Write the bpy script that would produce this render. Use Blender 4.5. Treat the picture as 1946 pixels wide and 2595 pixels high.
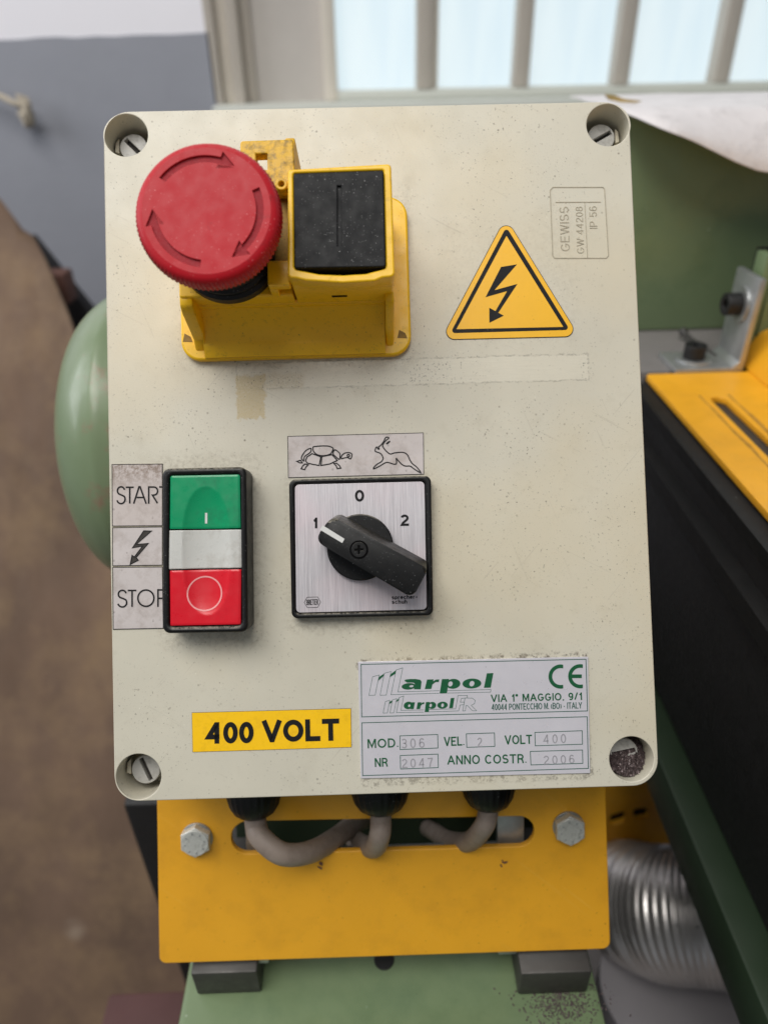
import bpy, bmesh, math, random
from mathutils import Matrix, Vector, noise
random.seed(7)
R = math.radians
sc = bpy.context.scene
for o in list(bpy.data.objects): bpy.data.objects.remove(o)

# ------------------------------------------------------------------ frames (mm inside, metres in the scene)
S = 0.001
WORLD = Matrix.Translation((0, 0, 1.05))                       # origin = centre of the lid face, 1.05 m above the floor
FACE = WORLD @ Matrix.Rotation(R(55), 4, 'X')                  # lid face leans back 35 degrees; x right, y up the lid, z out of it
CR = Matrix(((0.99950982, -0.02948385, 0.01052706), (0.02904222, 0.99878183, 0.03989241), (-0.01169042, -0.03956713, 0.99914853)))
CC = Vector((-1.35, -34.64, 254.94))

# ------------------------------------------------------------------ camera
cd = bpy.data.cameras.new('camera'); cam = bpy.data.objects.new('camera', cd); sc.collection.objects.link(cam)
cd.sensor_fit = 'VERTICAL'; cd.sensor_height = 36; cd.lens = 36 * 1818 / 2595
cd.clip_start = 0.01; cd.clip_end = 50
cam.matrix_world = FACE @ Matrix.Translation(CC * S) @ CR.transposed().to_4x4()
cd.dof.use_dof = True; cd.dof.focus_distance = 0.247; cd.dof.aperture_fstop = 7.5
sc.camera = cam
CAMW = cam.matrix_world.copy()

# ------------------------------------------------------------------ light
w = bpy.data.worlds.new('World'); sc.world = w; w.use_nodes = True
w.node_tree.nodes['Background'].inputs[0].default_value = (0.86, 0.93, 1.0, 1)
w.node_tree.nodes['Background'].inputs[1].default_value = 0.23
def area(name, loc, target, size, sizey, energy, col):
    l = bpy.data.lights.new(name, 'AREA'); l.shape = 'RECTANGLE'; l.size = size; l.size_y = sizey; l.energy = energy; l.color = col
    o = bpy.data.objects.new(name, l); sc.collection.objects.link(o)
    o.location = loc; d = Vector(target) - Vector(loc); o.rotation_euler = d.to_track_quat('-Z', 'Y').to_euler()
    return o
area('ceiling_lamp_panel', (-0.45, -0.62, 2.8), (0, 0.1, 1.0), 1.6, 1.0, 38, (1.0, 0.97, 0.92))
area('window_daylight', (-1.7, 0.15, 1.9), (0, 0.1, 1.0), 0.9, 1.1, 15.5, (0.95, 0.97, 1.0))
sc.view_settings.view_transform = 'Standard'; sc.view_settings.look = 'None'; sc.view_settings.exposure = 0; sc.view_settings.gamma = 1
try: sc.cycles.use_denoising = True
except Exception: pass

# ------------------------------------------------------------------ measuring helpers: a direction seen in the photograph met with a plane of the place
def hit(frame, sx, sy, axis, val):
    M = frame.inverted() @ CAMW
    c = M.translation; d = M.to_3x3() @ Vector(((sx - 973) / 1818, -(sy - 1297.5) / 1818, -1))
    t = (val * S - c[axis]) / d[axis]
    return (c + d * t) / S
K = 1946 / 1659
def P(sx, sy, h=0): p = hit(FACE, sx, sy, 2, h); return (p.x, p.y)
def E(dx, dy, h=0): return P(dx * K, dy * K, h)
def Zm(x0, y0, s): return lambda x, y, h=0: P(x0 + x / s, y0 + y / s, h)
def Wd(dx, dy, ax, v): return hit(WORLD, dx * K, dy * K, ax, v)

# ------------------------------------------------------------------ materials
def node(nt, t, **kw):
    n = nt.nodes.new(t)
    for k, v in kw.items():
        if k.startswith('i_'):
            key = k[2:]; key = int(key) if key.isdigit() else key.replace('_', ' ')
            n.inputs[key].default_value = v
        else: setattr(n, k, v)
    return n
def lin(c): return tuple(((v / 255) / 12.92 if v / 255 <= .04045 else ((v / 255 + .055) / 1.055) ** 2.4) for v in c)
def ramp(nt, src, a, b, lo=0., hi=1.):
    m = node(nt, 'ShaderNodeMapRange', i_1=a, i_2=b, i_3=lo, i_4=hi); nt.links.new(src, m.inputs[0]); return m.outputs[0]
def mixc(nt, fac, a, b):
    m = node(nt, 'ShaderNodeMix', data_type='RGBA')
    for sock, v in ((m.inputs[0], fac), (m.inputs[6], a), (m.inputs[7], b)):
        if isinstance(v, bpy.types.NodeSocket): nt.links.new(v, sock)
        elif isinstance(v, (int, float)): sock.default_value = v
        else: sock.default_value = (*v[:3], 1)
    return m.outputs[2]
def math_(nt, op, a, b=0.):
    m = node(nt, 'ShaderNodeMath', operation=op)
    for i, v in enumerate((a, b)):
        if isinstance(v, bpy.types.NodeSocket): nt.links.new(v, m.inputs[i])
        else: m.inputs[i].default_value = v
    return m.outputs[0]
def coords(nt, scale=(1, 1, 1), off=(0, 0, 0)):
    tc = node(nt, 'ShaderNodeTexCoord'); mp = node(nt, 'ShaderNodeMapping')
    mp.inputs['Scale'].default_value = [v * 1000 for v in scale]; mp.inputs['Location'].default_value = off   # texture space in mm
    nt.links.new(tc.outputs['Object'], mp.inputs[0]); return mp.outputs[0]
def noi(nt, co, scale, detail=3, rough=.5):
    n = node(nt, 'ShaderNodeTexNoise'); n.inputs['Scale'].default_value = scale; n.inputs['Detail'].default_value = detail; n.inputs['Roughness'].default_value = rough
    nt.links.new(co, n.inputs[0]); return n.outputs[0]
def speckmask(nt, co, cell, dens, r0, r1):
    """small separate specks: voronoi cells of size `cell` mm, a share `dens` of them hold a speck"""
    v = node(nt, 'ShaderNodeTexVoronoi'); v.inputs['Scale'].default_value = 1 / cell; nt.links.new(co, v.inputs[0])
    sep = node(nt, 'ShaderNodeSeparateColor'); nt.links.new(v.outputs['Color'], sep.inputs[0])
    near = ramp(nt, v.outputs['Distance'], r1, r0)
    pick = math_(nt, 'GREATER_THAN', sep.outputs[0], 1 - dens)
    return math_(nt, 'MULTIPLY', math_(nt, 'MULTIPLY', near, pick), ramp(nt, sep.outputs[1], 0, 1, .25, 1))
def M(name, col, rough=.5, metal=0., var=.1, vs=.05, specks=(), bump=None, dust=None, extra=None, spec=.5, stretch=(1, 1, 1), coat=0, trans=0, grime=None):
    m = bpy.data.materials.new(name); m.use_nodes = True; nt = m.node_tree; b = nt.nodes['Principled BSDF']
    co = coords(nt, stretch); co1 = coords(nt)
    base = lin(col)
    n1 = noi(nt, co, vs, 5, .6)
    c = mixc(nt, ramp(nt, n1, .3, .7), [v * (1 - var) for v in base], [min(1, v * (1 + var)) for v in base])
    if grime:                                                  # (colour, scale, low, high, amount): soiling in loose patches
        g = noi(nt, co1, grime[1], 6, .7); c = mixc(nt, ramp(nt, g, grime[2], grime[3], 0, grime[4]), c, lin(grime[0]))
    for (scol, cell, dens, r0, r1, amt) in specks:
        f = math_(nt, 'MULTIPLY', speckmask(nt, co1, cell, dens, r0, r1), amt)
        clump = ramp(nt, noi(nt, co1, .06, 3), .35, .62, .25, 1); f = math_(nt, 'MULTIPLY', f, clump)
        c = mixc(nt, f, c, lin(scol))
    if dust:                                                   # (colour, lo, hi, amount): dust that has settled on what faces up
        ge = node(nt, 'ShaderNodeNewGeometry'); sp = node(nt, 'ShaderNodeSeparateXYZ'); nt.links.new(ge.outputs['Normal'], sp.inputs[0])
        f = ramp(nt, sp.outputs[2], dust[1], dust[2], 0, dust[3]); f = math_(nt, 'MULTIPLY', f, ramp(nt, noi(nt, co1, .9, 5, .7), .38, .6))
        c = mixc(nt, f, c, lin(dust[0]))
    if extra: c = extra(nt, c, co1)
    nt.links.new(c, b.inputs['Base Color'])
    rn = ramp(nt, noi(nt, co, vs * 6, 4), .3, .7, max(0, rough - .07), min(1, rough + .07)); nt.links.new(rn, b.inputs['Roughness'])
    b.inputs['Metallic'].default_value = metal; b.inputs['Specular IOR Level'].default_value = spec
    if coat: b.inputs['Coat Weight'].default_value = coat; b.inputs['Coat Roughness'].default_value = .15
    if trans: b.inputs['Subsurface Weight'].default_value = trans; b.inputs['Subsurface Radius'].default_value = (.002, .002, .002); b.inputs['Subsurface Scale'].default_value = 1
    if bump:
        bn = node(nt, 'ShaderNodeBump'); bn.inputs['Strength'].default_value = bump[1]; bn.inputs['Distance'].default_value = bump[2] * S
        nt.links.new(noi(nt, co, bump[0], 3), bn.inputs['Height']); nt.links.new(bn.outputs[0], b.inputs['Normal'])
    return m
def rectmask(nt, co, x0, x1, y0, y1, wob=1.5, soft=.5):
    """worn rectangle on the lid, in mm, with a ragged rim"""
    nz = noi(nt, co, .35, 4, .7); nzz = ramp(nt, nz, 0, 1, -wob, wob)
    s = node(nt, 'ShaderNodeSeparateXYZ'); nt.links.new(co, s.inputs[0])
    x = math_(nt, 'ADD', s.outputs[0], nzz); y = math_(nt, 'ADD', s.outputs[1], nzz)
    f = ramp(nt, x, x0 - soft, x0 + soft)
    for src, a, b_ in ((x, x1 + soft, x1 - soft), (y, y0 - soft, y0 + soft), (y, y1 + soft, y1 - soft)): f = math_(nt, 'MULTIPLY', f, ramp(nt, src, a, b_))
    return f
def lid_marks(nt, c, co):
    cx, cy = LIDC
    def q(x, y, z=Zm(560, 880, 1.659)): a = z(x, y); return a[0] - cx, a[1] - cy
    fine = noi(nt, co, 2.2, 5, .8); fibre = noi(nt, coords(nt, (.15, 2.2, 1)), .9, 4, .7)
    # old tape strip: cleaner band, thin grimy rim, yellowed glue at its left end
    a = q(70, 92); b = q(1545, 135)
    band = rectmask(nt, co, a[0], b[0], b[1], a[1] + 2.0, .5, .3)
    c = mixc(nt, math_(nt, 'MULTIPLY', band, ramp(nt, fibre, .3, .7, .2, .75)), c, lin((214, 209, 193)))
    rim = math_(nt, 'SUBTRACT', rectmask(nt, co, a[0] - .35, b[0] + .35, b[1] - .3, a[1] + 2.35, 1.0, .2), rectmask(nt, co, a[0], b[0], b[1], a[1] + 2.0, 1.0, .3))
    rim = math_(nt, 'MULTIPLY', rim, ramp(nt, noi(nt, co, .4, 5, .8), .42, .58))
    c = mixc(nt, math_(nt, 'MULTIPLY', rim, .62), c, lin((70, 64, 56)))
    g1 = q(62, 120); g2 = q(212, 300); glue = rectmask(nt, co, g1[0], g2[0] - 2, g2[1], g1[1], 2.6, .4)
    c = mixc(nt, math_(nt, 'MULTIPLY', glue, ramp(nt, fine, .3, .6, .45, .9)), c, lin((188, 170, 128)))
    g3 = q(70, 115); g4 = q(350, 172); glue = rectmask(nt, co, g3[0], g4[0], g4[1], g3[1], 1.6, .8)
    c = mixc(nt, math_(nt, 'MULTIPLY', glue, ramp(nt, fine, .4, .65, .05, .75)), c, lin((178, 164, 132)))
    # black crumbs along the strip
    for (x0, y0, x1, y1, d) in ((780, 62, 980, 150, .55), (1515, 50, 1565, 135, .7), (100, 85, 340, 180, .35)):
        k1 = q(x0, y0); k2 = q(x1, y1); mk = rectmask(nt, co, k1[0], k2[0], k2[1], k1[1], 2, 1)
        c = mixc(nt, math_(nt, 'MULTIPLY', mk, math_(nt, 'MULTIPLY', speckmask(nt, co, .8, d, .1, .42), .85)), c, lin((52, 48, 48)))
    # grime packed round the nameplate, dust line over it
    zn = Zm(880, 1640, 2.5136)
    def qn(x, y): a = zn(x, y); return a[0] - cx, a[1] - cy
    for (x0, y0, x1, y1, wob, amt) in ((60, 76, 1540, 96, .7, .8), (90, 822, 1570, 838, .8, .5), (1538, 560, 1560, 830, .8, .5), (60, 90, 72, 480, .5, .4)):
        k1 = qn(x0, y0); k2 = qn(x1, y1); mk = rectmask(nt, co, k1[0], k2[0], k2[1], k1[1], wob, .5)
        c = mixc(nt, math_(nt, 'MULTIPLY', mk, ramp(nt, noi(nt, co, .55, 5, .75), .48, .6, 0, amt)), c, lin((78, 68, 58)))
    # grime painted like contact shade round the switches and stop unit, yellowing in patches
    for (z_, x0, y0, x1, y1, amt) in ((E, 342, 985, 575, 1395, .42), (E, 612, 1020, 955, 1362, .36), (E, 372, 410, 905, 795, .34), (E, 955, 480, 1250, 740, .18)):
        k1 = z_(x0, y0); k2 = z_(x1, y1); mk = rectmask(nt, co, k1[0] - cx, k2[0] - cx, k2[1] - cy, k1[1] - cy, 3.5, 2.2)
        c = mixc(nt, math_(nt, 'MULTIPLY', mk, ramp(nt, noi(nt, co, .6, 6, .8), .44, .66, 0, amt)), c, lin((116, 104, 86)))
    c = mixc(nt, ramp(nt, noi(nt, co, .012, 3, .5), .48, .62, 0, .35), c, lin((206, 192, 160)))
    # fine irregular black flecks all over the plastic
    fl = noi(nt, coords(nt, (1, .8, 1)), 1.15, 2, .6); area_ = ramp(nt, noi(nt, co, .03, 4, .6), .40, .66, .04, 1)
    c = mixc(nt, math_(nt, 'MULTIPLY', math_(nt, 'MULTIPLY', ramp(nt, fl, .665, .72), area_), .8), c, lin((92, 84, 72)))
    fl = noi(nt, co, 2.6, 2, .6); c = mixc(nt, math_(nt, 'MULTIPLY', math_(nt, 'MULTIPLY', ramp(nt, fl, .66, .72), area_), .6), c, lin((104, 96, 82)))
    # faint long scratches
    for (rot, s1, th, amt) in ((.5, .02, .72, .16), (-.85, .017, .73, .15), (1.2, .022, .73, .13)):
        m0 = node(nt, 'ShaderNodeMapping'); m0.inputs['Rotation'].default_value = (0, 0, rot); nt.links.new(co, m0.inputs[0]); mp = node(nt, 'ShaderNodeMapping'); mp.inputs['Scale'].default_value = (.03, 1.2, 1); nt.links.new(m0.outputs[0], mp.inputs[0])
        st = ramp(nt, noi(nt, mp.outputs[0], .8, 1), th, th + .03); pt = ramp(nt, noi(nt, co, s1 * 2, 2), .52, .6)
        c = mixc(nt, math_(nt, 'MULTIPLY', math_(nt, 'MULTIPLY', st, pt), amt), c, lin((120, 110, 96)))
    return c
LIDC = (0, 0)
MAT = {}
MAT['lid'] = M('cream_plastic', (201, 196, 180), .42, var=.06, vs=.018, bump=(1.6, .25, .12), extra=lid_marks,
    grime=((150, 140, 118), .09, .56, .78, .22), specks=(((96, 88, 76), 1.15, .18, .08, .28, .7), ((110, 100, 84), 2.6, .22, .06, .2, .9), ((60, 54, 48), 6, .14, .04, .09, .9), ((232, 228, 214), 2.2, .10, .05, .13, .7)))
MAT['lid_plain'] = M('cream_plastic_well', (196, 188, 168), .5, var=.06, vs=.1, bump=(1.6, .2, .1), specks=(((88, 80, 68), 1.4, .2, .08, .30, .6),))
MAT['lid_grime'] = M('cream_plastic_soiled', (166, 158, 139), .6, var=.2, vs=.5)
MAT['yellow'] = M('yellow_plastic', (240, 190, 12), .38, var=.04, vs=.04, bump=(3, .2, .05), dust=((140, 118, 60), .80, .97, .3),
    grime=((112, 86, 18), .5, .56, .74, .38), specks=(((88, 68, 14), .9, .22, .08, .3, .75), ((50, 40, 12), 2.2, .16, .05, .17, .9)))
MAT['yellow_grimy'] = M('yellow_plastic_grimy', (220, 172, 20), .5, var=.1, vs=.1, bump=(3, .2, .05), grime=((84, 64, 18), .4, .44, .68, .8), specks=(((60, 46, 14), .8, .4, .08, .35, .8), ((36, 30, 12), 1.8, .3, .05, .2, .9)))
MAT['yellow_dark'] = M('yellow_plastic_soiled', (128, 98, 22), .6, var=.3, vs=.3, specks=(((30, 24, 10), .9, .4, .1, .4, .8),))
MAT['red'] = M('red_plastic', (178, 15, 31), .5, spec=.3, var=.05, vs=.04, bump=(2.5, .25, .06), grime=((112, 30, 34), .09, .62, .72, .5),
    specks=(((236, 160, 160), 1.3, .36, .04, .17, .85), ((238, 170, 168), .7, .22, .05, .25, .7)), dust=((186, 120, 118), .70, .95, .35))
MAT['red_recess_shade'] = M('red_plastic_recess_shade', (150, 24, 36), .75, var=.12, vs=.3, specks=(((220, 130, 130), .6, .2, .05, .25, .6),))  # shading of the sunk arrows put into a darker, duller red
MAT['black'] = M('black_plastic', (11, 11, 12), .45, spec=.35, var=.15, vs=.05, bump=(3, .2, .04), specks=(((200, 200, 200), 1.3, .25, .03, .14, .8), ((150, 150, 150), .6, .2, .05, .28, .7)), dust=((150, 144, 130), .76, .95, .7))
MAT['black_btn'] = M('black_button_plastic', (13, 14, 17), .6, spec=.3, var=.1, vs=.05, bump=(3, .15, .03), specks=(((215, 215, 215), 1.2, .26, .04, .17, .9), ((180, 180, 180), .5, .16, .1, .32, .7)))
MAT['black_in'] = M('black_gap', (6, 6, 7), .8, var=.1, spec=.1)
MAT['white_mark'] = M('white_print', (208, 208, 206), .5, var=.05)
MAT['green_btn'] = M('green_button_plastic', (0, 142, 92), .32, var=.06, vs=.05, grime=((30, 96, 70), .12, .52, .75, .6), bump=(2, .08, .04), trans=.0)
MAT['white_btn'] = M('milky_lens_plastic', (196, 196, 192), .3, var=.06, vs=.06, grime=((120, 106, 88), .12, .52, .8, .55), specks=(((120, 110, 98), 1.3, .2, .05, .25, .5),))
MAT['red_btn'] = M('red_button_plastic', (208, 16, 36), .32, var=.05, vs=.05, grime=((150, 30, 40), .1, .55, .8, .4), specks=(((240, 150, 150), 2.2, .18, .02, .08, .8),))
MAT['pink_mark'] = M('worn_white_print', (226, 150, 150), .5, var=.1)
def brushed(nt, c, co):
    a = noi(nt, coords(nt, (3.2, .03, 1)), 1.8, 5, .8)
    c = mixc(nt, ramp(nt, a, .3, .7, 0, 1), [v * .80 for v in lin((176, 172, 178))], lin((226, 222, 226)))
    return mixc(nt, ramp(nt, noi(nt, co, .035, 2), .45, .62, 0, .22), c, lin((232, 200, 206)))
MAT['alu'] = M('brushed_aluminium', (196, 192, 196), .42, metal=.35, extra=brushed, stretch=(3, .03, 1), bump=(1.2, .1, .02))
def paint_wear(nt, c, co):
    f = ramp(nt, noi(nt, co, .9, 4, .75), .66, .72); g = ramp(nt, noi(nt, co, .02, 3), .42, .6)
    c = mixc(nt, math_(nt, 'MULTIPLY', math_(nt, 'MULTIPLY', f, g), .7), c, lin((112, 76, 22)))
    m0 = node(nt, 'ShaderNodeMapping'); m0.inputs['Rotation'].default_value = (0, 0, .7); nt.links.new(co, m0.inputs[0]); mp = node(nt, 'ShaderNodeMapping'); mp.inputs['Scale'].default_value = (.02, .8, 1); nt.links.new(m0.outputs[0], mp.inputs[0])
    return mixc(nt, ramp(nt, noi(nt, mp.outputs[0], .8, 2), .66, .74, 0, .14), c, lin((240, 196, 96)))
MAT['ink'] = M('black_ink', (20, 20, 22), .6, spec=.25, var=.1, specks=(((150, 150, 148), 1.6, .12, .04, .14, .8),))
MAT['label'] = M('grey_foil_label', (196, 188, 186), .45, metal=.05, var=.06, vs=.08, stretch=(.4, 1.5, 1), grime=((138, 124, 114), .10, .48, .72, .55), specks=(((86, 74, 66), 1.8, .18, .08, .26, .75), ((70, 62, 56), 4, .2, .06, .16, .8)))
def start_stain(nt, c, co):
    s = node(nt, 'ShaderNodeSeparateXYZ'); nt.links.new(co, s.inputs[0])
    f = math_(nt, 'MULTIPLY', ramp(nt, s.outputs[1], 1, 9), ramp(nt, noi(nt, co, .5, 6, .75), .42, .58))
    return mixc(nt, math_(nt, 'MULTIPLY', f, .8), c, lin((116, 96, 80)))
MAT['label_start'] = M('grey_foil_label_stained', (192, 182, 178), .45, metal=.05, var=.06, vs=.08, grime=((138, 124, 114), .10, .48, .72, .5), specks=(((86, 74, 66), 1.8, .22, .08, .26, .75), ((70, 62, 56), 4, .3, .06, .16, .8)), extra=start_stain)
MAT['tri'] = M('yellow_sticker', (240, 182, 22), .42, var=.03, vs=.1, specks=(((120, 84, 10), 1.2, .22, .06, .2, .7), ((70, 50, 12), 3, .2, .04, .12, .8)))
MAT['volt'] = M('yellow_sticker_volt', (248, 196, 14), .38, var=.03, vs=.1, grime=((196, 150, 20), .2, .5, .7, .4), specks=(((150, 110, 10), 1.3, .12, .05, .16, .6),))
def pinkish(nt, c, co):
    s = node(nt, 'ShaderNodeSeparateXYZ'); nt.links.new(co, s.inputs[0])
    return c
MAT['name'] = M('silver_nameplate', (211, 208, 215), .34, metal=.25, var=.03, vs=.05, specks=(((110, 104, 100), 2.2, .14, .04, .12, .7),), bump=(5, .25, .03))
MAT['green_ink'] = M('green_ink', (12, 84, 50), .4, var=.1, vs=.3, specks=(((60, 130, 96), 1.4, .2, .05, .14, .8),))
MAT['thin_green'] = M('dark_green_line_ink', (40, 86, 74), .5, var=.1)
MAT['stamp'] = M('stamped_metal', (162, 160, 166), .5, metal=.3, var=.1)
MAT['screw'] = M('grey_screw_plastic', (170, 168, 163), .4, var=.08, vs=.2, grime=((90, 84, 76), .3, .5, .75, .6))
MAT['slot'] = M('dark_recess', (52, 47, 42), .7, var=.3, vs=.5)
MAT['swarf'] = M('metal_swarf', (84, 72, 72), .4, metal=.4, var=.5, vs=.9)
MAT['swarf2'] = M('metal_swarf_bright', (190, 184, 180), .3, metal=.8, var=.3, vs=.9)
MAT['orange'] = M('orange_yellow_paint', (236, 170, 38), .40, var=.05, vs=.02, bump=(.5, .12, .15), extra=paint_wear, grime=((176, 122, 34), .05, .48, .72, .25), specks=(((110, 68, 10), 2.6, .25, .04, .18, .7), ((90, 56, 12), 7, .2, .03, .1, .8)))
def green_wear(nt, c, co):
    f = ramp(nt, noi(nt, co, .5, 5, .8), .655, .70); g = ramp(nt, noi(nt, co, .015, 3), .42, .6)
    return mixc(nt, math_(nt, 'MULTIPLY', math_(nt, 'MULTIPLY', f, g), .7), c, lin((52, 60, 48)))
MAT['greenp'] = M('green_paint', (108, 125, 92), .36, extra=green_wear, var=.05, vs=.01, bump=(.35, .10, .2), specks=(((210, 216, 206), 9, .22, .02, .08, .9), ((50, 60, 46), 6, .2, .03, .1, .7)), grime=((78, 100, 72), .02, .5, .7, .5))
MAT['greenr'] = M('green_paint_worn', (112, 128, 98), .36, var=.06, vs=.02, coat=.2, grime=((142, 92, 84), .022, .53, .62, .6))
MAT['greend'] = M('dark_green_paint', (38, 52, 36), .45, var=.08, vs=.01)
MAT['steel'] = M('zinc_steel', (176, 178, 178), .38, metal=.75, var=.12, vs=.15, bump=(1, .2, .1))
MAT['bolt'] = M('zinc_bolt', (206, 206, 200), .42, metal=.3, var=.12, vs=.5, grime=((110, 106, 96), .4, .5, .75, .6))
MAT['dsteel'] = M('dark_grey_steel', (72, 70, 68), .5, metal=.4, var=.12, vs=.05)
MAT['tabsteel'] = M('machined_table_steel', (128, 124, 122), .5, metal=.3, var=.08, vs=.03)
MAT['bsteel'] = M('black_steel', (17, 16, 16), .6, var=.2, vs=.02, specks=(((170, 170, 170), 5, .2, .02, .08, .9),))
MAT['cable'] = M('grey_cable_sheath', (146, 132, 122), .55, var=.08, vs=.05, grime=((96, 82, 72), .08, .45, .7, .5))
MAT['duct'] = M('corrugated_aluminium', (200, 196, 194), .34, metal=.8, var=.08, vs=.05, bump=(.4, .2, .3))
MAT['pipe'] = M('grey_pipe', (158, 154, 158), .5, var=.05, vs=.02)
MAT['card'] = M('brown_board', (112, 90, 74), .8, var=.24, vs=.010, stretch=(1, .5, .5), grime=((152, 126, 94), .010, .44, .70, .55), specks=(((196, 184, 168), 60, .12, .05, .3, .5),), bump=(.08, .3, 2))
MAT['dark'] = M('dark_plank', (38, 36, 38), .7, var=.2)
MAT['rbrown'] = M('reddish_brown_wood', (104, 70, 60), .7, var=.15)
MAT['maroon'] = M('maroon_paint', (78, 48, 46), .6, var=.15, vs=.01)
MAT['wallblue'] = M('blue_grey_wall_paint', (146, 148, 157), .6, var=.04, vs=.004, grime=((150, 152, 160), .01, .58, .75, .4), bump=(.05, .2, 2))
MAT['wallwhite'] = M('white_wall_paint', (236, 234, 240), .7, var=.02, vs=.005)
MAT['frame'] = M('window_frame_paint', (186, 178, 168), .6, var=.05, vs=.01)
MAT['framel'] = M('window_frame_light', (220, 212, 200), .5, var=.05, vs=.01)
MAT['reveal'] = M('window_reveal_plaster', (188, 182, 176), .7, var=.06, vs=.01)
MAT['sill'] = M('window_sill_paint', (196, 198, 190), .6, var=.03, vs=.01)
MAT['paper'] = M('crumpled_white_paper', (214, 209, 210), .7, var=.05, vs=.03, grime=((168, 162, 162), .05, .5, .72, .6), bump=(.05, .4, 3))
MAT['paper_stain'] = M('brown_tape', (170, 146, 92), .6, var=.2, vs=.1)
MAT['tape'] = M('worn_brown_tape', (112, 82, 56), .6, var=.2, vs=.05)
MAT['floor'] = M('concrete_floor', (120, 112, 108), .8, var=.1, vs=.006)
MAT['dirt'] = M('grease_dirt', (172, 124, 42), .7, var=.35, vs=.2)
MAT['rope'] = M('dirty_string', (176, 166, 150), .9, var=.2, vs=.1)
def pane_mat():
    m = bpy.data.materials.new('frosted_pane_lit_by_sky'); m.use_nodes = True; nt = m.node_tree; b = nt.nodes['Principled BSDF']
    co = coords(nt, (1, 1, .12)); n = noi(nt, co, .02, 4, .55)
    c = mixc(nt, ramp(nt, n, .3, .7), lin((204, 223, 231)), lin((224, 237, 240)))
    b.inputs['Base Color'].default_value = (.2, .22, .24, 1); b.inputs['Roughness'].default_value = .25
    nt.links.new(c, b.inputs['Emission Color']); b.inputs['Emission Strength'].default_value = .95
    return m
MAT['pane'] = pane_mat()

# ------------------------------------------------------------------ object helpers
INFO = {}   # object name -> (frame, origin in mm)
def thing(name, label, cat, frame, origin=(0, 0, 0), group=None, kind=None):
    o = bpy.data.objects.new(name, None); sc.collection.objects.link(o); o.empty_display_size = .02
    o.matrix_world = frame @ Matrix.Translation(Vector(origin) * S); o['label'] = label; o['category'] = cat
    if group: o['group'] = group
    if kind: o['kind'] = kind
    INFO[o.name] = (frame, Vector(origin)); return o
def finish(name, me, mat, parent=None, frame=None, label=None, cat=None, group=None, kind=None, smooth=35):
    """me holds mm coordinates in the frame; the object gets its own origin"""
    vs = [v.co for v in me.vertices]
    lo = Vector([min(v[i] for v in vs) for i in range(3)]); hi = Vector([max(v[i] for v in vs) for i in range(3)])
    c = (lo + hi) / 2
    if parent is not None: fr, po = INFO[parent.name]
    else: fr, po = frame, Vector((0, 0, 0))
    me.transform(Matrix.Scale(S, 4) @ Matrix.Translation(-c))
    me.materials.clear()
    for mm in (mat if isinstance(mat, (list, tuple)) else [mat]): me.materials.append(MAT[mm])
    if smooth:
        me.shade_smooth(); me.set_sharp_from_angle(angle=R(smooth))
    me.name = name
    o = bpy.data.objects.new(name, me); sc.collection.objects.link(o)
    if parent is not None:
        o.parent = parent; o.location = (c - po) * S
    else: o.matrix_world = fr @ Matrix.Translation(c * S)
    if label: o['label'] = label
    if cat: o['category'] = cat
    if group: o['group'] = group
    if kind: o['kind'] = kind
    INFO[o.name] = (fr, c); return o
def raw(name, verts, faces, mat, parent=None, smooth=35, **k):
    me = bpy.data.meshes.new(name); me.from_pydata([tuple(v) for v in verts], [], faces); me.update()
    bm = bmesh.new(); bm.from_mesh(me); bmesh.ops.recalc_face_normals(bm, faces=bm.faces); bm.to_mesh(me); bm.free()
    return finish(name, me, mat, parent, smooth=smooth, **k)
def from_bm(name, bm, mat, parent=None, **k):
    me = bpy.data.meshes.new(name); bmesh.ops.recalc_face_normals(bm, faces=bm.faces); bm.to_mesh(me); bm.free(); return finish(name, me, mat, parent, **k)
def ev_mesh(o):
    bpy.context.view_layer.update(); dg = bpy.context.evaluated_depsgraph_get()
    me = bpy.data.meshes.new_from_object(o.evaluated_get(dg)); d = o.data; bpy.data.objects.remove(o); bpy.data.curves.remove(d); return me
def plate_me(loops, z0, z1, bevel=0., res=2):
    cu = bpy.data.curves.new('c', 'CURVE'); cu.dimensions = '2D'; cu.fill_mode = 'BOTH'
    for lp in loops:
        sp = cu.splines.new('POLY'); sp.points.add(len(lp) - 1); sp.use_cyclic_u = True
        for i, p in enumerate(lp): sp.points[i].co = (p[0], p[1], 0, 1)
    cu.extrude = max(0, (z1 - z0) / 2 - bevel); cu.bevel_depth = bevel; cu.bevel_resolution = res; cu.offset = -bevel
    o = bpy.data.objects.new('c', cu); sc.collection.objects.link(o); me = ev_mesh(o)
    me.transform(Matrix.Translation((0, 0, (z0 + z1) / 2))); return me
def plate(name, loops, z0, z1, mat, parent=None, bevel=0., res=2, **k):
    return finish(name, plate_me(loops, z0, z1, bevel, res), mat, parent, **k)
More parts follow.
